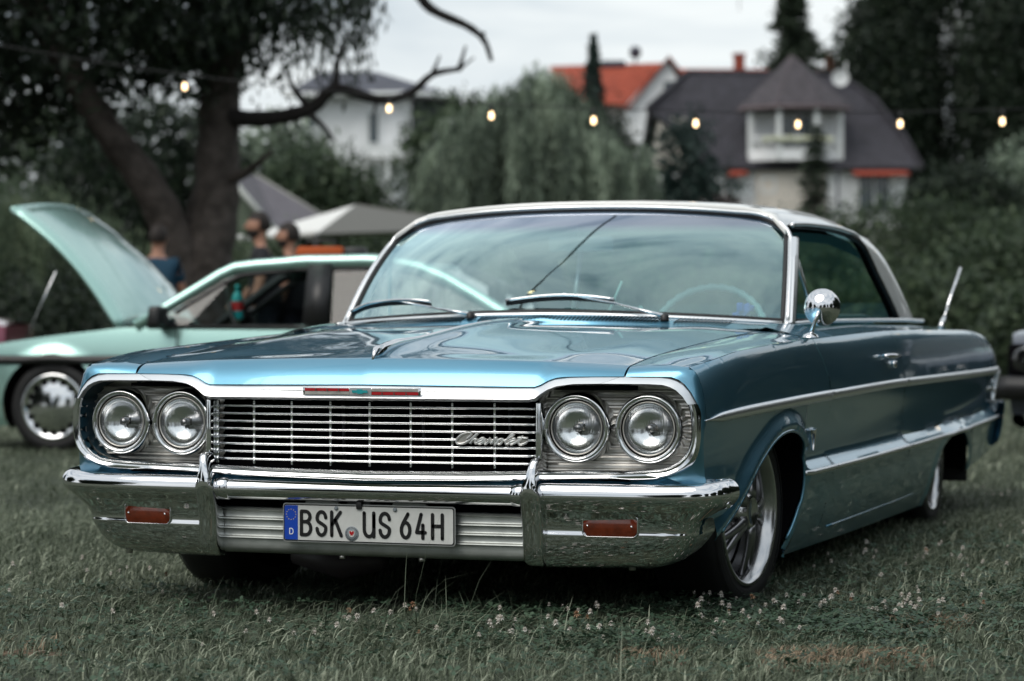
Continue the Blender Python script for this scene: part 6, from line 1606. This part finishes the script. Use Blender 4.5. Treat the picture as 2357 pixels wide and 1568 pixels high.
# ==================================================================
# GRASS, CLOVER, FLOWERS
# ==================================================================
L_GRASS = leaf_material('meadow_grass', (.024, .034, .020), (.118, .148, .096), (.44, .48, .36), .2)
L_STRAW = leaf_material('dry_straw', (.10, .072, .045), (.26, .19, .125), (.44, .34, .23), .1)
L_CLOV = leaf_material('clover_leaf', (.022, .045, .028), (.050, .090, .055), (.085, .135, .085), .2)
ROT = np.array([[RH.x, FH.x, 0], [RH.y, FH.y, 0], [0, 0, 1.]])
def to_world(P): return P @ ROT.T+np.array([O0.x, O0.y, 0])
def vnoise(x, y, f, seed=0):
    r = np.zeros_like(x)
    for k in range(5):
        a = (seed*1.7+k*2.4); r += np.sin(x*f*math.cos(a)*(1+.37*k)+y*f*math.sin(a)*(1+.29*k)+k*1.9+seed)
    return r/5
def wheel_clear(P):   # keep the tyres free of blades
    W = to_world(np.stack([P[:, 0], P[:, 1], np.zeros(len(P))], 1)); ok = np.ones(len(P), bool)
    for cx_, cy_ in ((.77, .835), (.77, 3.9), (-.77, .835), (-.77, 3.9)): ok &= ~((abs(W[:, 0]-cx_) < .14) & (abs(W[:, 1]-cy_) < .16))
    return ok, W
PATCH = [(.80, 5.92, .20, .10), (1.10, 6.62, .13, .06), (.33, 6.0, .10, .05), (-1.25, 6.2, .12, .06)]
def blades(name, n, d0, d1, hmin, hmax, wd, m, spread=.235, seg=3, flat=.48, pad=.6, tuft=True, tb=0, region=None):
    if region: A = region[0]+(region[1]-region[0])*rng.random(n); D = region[2]+(region[3]-region[2])*rng.random(n)
    else:
        D = np.sqrt(d0**2+(d1**2-d0**2)*rng.random(n)); A = (rng.random(n)*2-1)*(D*spread+pad)
    dens = vnoise(A, D, 3.2, 1)*.5+vnoise(A, D, 9, 2)*.5
    kp = rng.random(n) < .60+.7*dens
    if not region:
        for (pa, pd, ra, rd) in PATCH: kp &= ~((((A-pa)/ra)**2+((D-pd)/rd)**2 < 1+.5*vnoise(A, D, 30, 5)) & (rng.random(n) < .82))
    ok, W = wheel_clear(np.stack([A, D], 1)); kp &= ok
    A, D = A[kp], D[kp]; W = W[kp]; n = len(A)
    cl = vnoise(A, D, 5.5, 3); cl2 = vnoise(A, D, 1.6, 4)
    h = (hmin+(hmax-hmin)*rng.random(n)**1.8)*(1+.45*cl)
    if tuft:
        t = np.exp(-((A+.28)/.45)**2-((D-6.45)/.20)**2); h *= 1+1.1*t
    under = (abs(W[:, 0]) < .95) & (W[:, 1] > .1) & (W[:, 1] < 5.2); h = np.where(under, h*.55, h)
    az = rng.random(n)*2*np.pi; az = np.where(rng.random(n) < .35, .6+.8*cl2+.5*rng.normal(size=n), az)
    lean = np.abs(rng.normal(size=n))*.7+.15; fl = rng.random(n) < flat; lean = np.where(fl, 1.2+.3*rng.random(n), lean)
    dx, dy = np.cos(az), np.sin(az); px_, py_ = -dy, dx
    tw = rng.random(n)*6.28; ws = wd*(.6+.8*rng.random(n))
    zb = np.array([terrain(a, d) for a, d in zip(A, D)]) if d1 > 29 else np.zeros(n)
    ts = np.linspace(0, 1, seg+1); V = []
    for k, t in enumerate(ts):
        ang = lean*t*1.15; r = h*t*np.sin(ang*.75+.05); z = h*t*np.cos(ang*.8)
        z = np.where(fl, z*.6+.012+.02*t, z)
        c = np.stack([A+dx*r, D+dy*r, zb+np.maximum(z, .002)-.004*(t == 0)], 1)
        w2 = ws*(1-t**1.6*.98)*.5
        s = np.stack([px_*np.cos(tw*.3)*w2, py_*np.cos(tw*.3)*w2, np.sin(tw*.3)*w2*.5], 1)
        if k < seg: V += [c-s, c+s]
        else: V += [c]
    V = np.stack(V, 1); V = to_world(V.reshape(-1, 3)).reshape(n, -1, 3)
    F = [(2*k, 2*k+1, 2*k+3, 2*k+2) for k in range(seg-1)]+[(2*seg-2, 2*seg-1, 2*seg)]
    T = np.clip(.42+.16*rng.normal(size=n)+.18*cl2+tb, 0, 1); T = np.where(rng.random(n) < .10, .75+.25*rng.random(n), T); T = np.where(rng.random(n) < .18, T*.35, T)
    return tag(np_mesh(name, V, V.shape[1], F, m, T), kind='stuff')
def stuff_lab(o, l): o['label'] = l; o['category'] = 'grass'; return o
stuff_lab(blades('meadow_grass', 210000, 5.2, 10.5, .018, .066, .0050, L_GRASS), 'short grey green grass in the foreground under and before the blue car')
stuff_lab(blades('meadow_grass', 110000, 10.4, 20, .03, .085, .008, L_GRASS, seg=2, tuft=False), 'blurred short grass beside and behind the blue car')
stuff_lab(blades('meadow_grass', 90000, 19.8, 46, .04, .12, .018, L_GRASS, seg=2, tuft=False, pad=2), 'far meadow grass up to the shrubs')
stuff_lab(blades('tall_grass_stems', 1500, 5.4, 8.5, .07, .14, .003, L_GRASS, flat=0, tuft=True, tb=.15), 'scattered taller grass stems standing above the short grass')
for rg, n_ in (((.60, 1.0, 5.80, 6.06), 900), ((.98, 1.22, 6.55, 6.70), 350), ((.25, .42, 5.95, 6.05), 160), ((-1.4, -1.1, 6.1, 6.3), 120)):
    stuff_lab(blades('dry_straw', n_, 0, 1, .02, .05, .004, L_STRAW, flat=.9, tuft=False, region=rg), 'patch of brown dry straw lying in the grass at lower right' if rg[0] > .1 else 'few brown dry stalks lying in the grass at lower left')
M_SOIL = mat('dry_brown_soil', (.085, .055, .036), .95, var=(.17, .115, .075), nscale=30, bump=.008, bscale=60)
for i, (pa, pd, ra, rd) in enumerate(PATCH):
    b = MB(); n_ = 28; ring = [(1+.22*math.sin(3*q+i)+.12*math.sin(7*q+2*i)) for q in np.linspace(0, 6.283, n_+1)[:-1]]
    c = site(pa, pd, .007); out = [site(pa+ra*r_*math.cos(q), pd+rd*r_*math.sin(q), .001) for r_, q in zip(ring, np.linspace(0, 6.283, n_+1)[:-1])]
    b.add([c]+out, [(0, 1+k, 1+(k+1) % n_) for k in range(n_)]); tag(b.build('bare_soil', M_SOIL), kind='structure')
# clover leaves: three leaflets on a short stalk
def clover(n, regions):
    Cs = []
    for (a0, a1, d0, d1, k) in regions:
        m_ = int(n*k); Cs.append(np.stack([a0+(a1-a0)*rng.random(m_), d0+(d1-d0)*rng.random(m_)], 1))
    C = np.concatenate(Cs); kp = rng.random(len(C)) < .6+.7*vnoise(C[:, 0], C[:, 1], 6, 8); C = C[kp]; ok, _ = wheel_clear(C); C = C[ok]; n = len(C)
    z = .018+.035*rng.random(n); az = rng.random(n)*6.28; s = .0085*(.6+.8*rng.random(n)); tl = rng.normal(size=(n, 2))*.25
    V = []
    for j in range(3):
        a = az+j*2.094
        for (r, w_) in ((0, 0), (.9, -.55), (1.5, -.35), (1.55, .0), (1.5, .35), (.9, .55)):
            x = (np.cos(a)*r-np.sin(a)*w_)*s; y = (np.sin(a)*r+np.cos(a)*w_)*s
            V.append(np.stack([C[:, 0]+x, C[:, 1]+y, z+x*tl[:, 0]+y*tl[:, 1]+.12*s*r], 1))
    V = np.stack(V, 1); V = to_world(V.reshape(-1, 3)).reshape(n, -1, 3)
    o = np_mesh('clover_leaves', V, 18, [tuple(range(k, k+6)) for k in (0, 6, 12)], L_CLOV, np.clip(.5+.25*rng.normal(size=n), 0, 1))
    tag(o, 'low carpet of three-part clover leaves among the grass before the car', 'clover', kind='stuff')
clover(15000, [(-1.7, 1.8, 5.5, 7.6, .55), (-.2, 1.1, 6.1, 7.0, .25), (.8, 2.2, 6.4, 9.5, .2)])
# white clover flowers, each one an object with head and stalk
M_PETW = mat('clover_petal_white', (.74, .72, .68), .7, var=(.64, .56, .49), nscale=220); M_STALK = mat('clover_stalk', (.08, .10, .055), .7)
M_PETB = mat('clover_petal_faded', (.34, .20, .12), .8)
def flower_proto(seed, faded):
    r = random.Random(seed); b = MB(); st = MB(); H = 1.0
    top = Vector((0, 0, 0)); R0 = .0095
    for k in range(34):
        t = (k+.5)/34; ph = k*2.39996; el = lerp(-35 if k > 24 else -10, 88, 1-t) if False else lerp(85, -30, t)
        d = Vector((math.cos(R_(el))*math.cos(ph), math.cos(R_(el))*math.sin(ph), math.sin(R_(el))))
        sd_ = d.cross(Vector((0, 0, 1))); sd_ = sd_.normalized() if sd_.length > .1 else Vector((1, 0, 0)); L_ = R0*(.9+.35*r.random())*(1.15 if el < 0 else 1)
        dr = Vector((0, 0, -.25*L_ if el < 10 else 0))
        b.add([d*.0022-sd_*.0007, d*L_*.6-sd_*.0019+dr*.4, d*L_+dr, d*L_*.6+sd_*.0019+dr*.4, d*.0022+sd_*.0007], [(0, 1, 2, 3, 4)])
    return b, st
PH_ = []
for k in range(4):
    hb_, _ = flower_proto(k, False); h_ = hb_.build('flower_head', M_PETW if k < 3 else M_PETB, smooth=False, normals=False)
    L_ = .062+.014*k
    sb = MB(); sb.tube([(0, 0, -.002), (.003*k-.004, .002, -L_*.5), (.004-.003*k, 0, -L_-.01)], .0011, 4); s_o = sb.build('stalk', M_STALK)
    root = empty('clover_flower', (0, 0, 0)); h_.parent = root; s_o.parent = root; h_.location = (0, 0, L_); s_o.location = (0, 0, L_)
    PH_.append((root, L_))
used_ = [False]*4
BANDS = [(-.10, .50, 6.15, 6.85, 44, 'white clover flower on a thin stalk in the dark strip before the bumper', 'clover flowers in front of the bumper'),
         (.50, .98, 6.35, 7.25, 46, 'white clover flower on a thin stalk in the cluster beside the front tyre', 'clover flowers beside the front tyre'),
         (.85, 1.75, 6.7, 8.6, 70, 'white clover flower on a thin stalk in the grass right of the car', 'clover flowers right of the car'),
         (-1.40, -.12, 6.0, 6.9, 26, 'white clover flower on a thin stalk in the grass at lower left', 'clover flowers at lower left'),
         (-1.75, -1.0, 7.0, 8.4, 12, 'white clover flower on a thin stalk beyond the left bumper end', 'clover flowers beyond the left bumper end'),
         (1.5, 2.3, 8.4, 11.5, 30, 'pale blurred clover flower near the rear wheel', 'clover flowers near the rear wheel')]
for a0, a1, d0, d1, n_, lb, gp in BANDS:
    clx = [(a0+(a1-a0)*random.random(), d0+(d1-d0)*random.random()) for _ in range(max(3, n_//5))]
    for i in range(n_):
        for _t in range(20):
            if random.random() < .75: c = random.choice(clx); a, d = c[0]+random.gauss(0, .07), c[1]+random.gauss(0, .06)
            else: a, d = a0+(a1-a0)*random.random(), d0+(d1-d0)*random.random()
            if a0 <= a <= a1 and wheel_clear(np.array([[a, d]]))[0][0]: break
        k = random.choice((0, 0, 0, 1, 1, 1, 2, 2, 2, 3)); root = PH_[k][0]
        if used_[k]: root = ctree(root)
        used_[k] = True
        root.location = site(a, d, -.004); root.rotation_euler = (random.gauss(0, .22), random.gauss(0, .22), random.random()*6.28)
        s_k = .55+.38*random.random(); root.scale = (s_k,)*3
        tag(root, lb, 'flower', gp)
for k in range(4):
    if not used_[k]: bpy.data.objects.remove(PH_[k][0])
# few broad plantain leaves
for a, d, s_k, lb in ((-.48, 6.20, .045, 'broad flat weed leaf lower left of the licence plate'), (1.02, 6.75, .05, 'broad upright weed leaf in the grass near the straw patch at lower right'), (.55, 6.2, .04, 'small broad weed leaf in the grass below the bumper')):
    b = MB(); b.grid([[(x*s_k, y*s_k*.62*math.sqrt(max(0, 1-(x*.99)**2))*(1-.25*x), .02+.35*s_k*(x+1)*.7-.1*s_k*y*y) for y in np.linspace(-1, 1, 5)] for x in np.linspace(-1, 1, 9)])
    o = b.build('weed_leaf', L_CLOV); o.location = site(a, d, 0); o.rotation_euler = (0, 0, a*5); tag(o, lb, 'leaf')
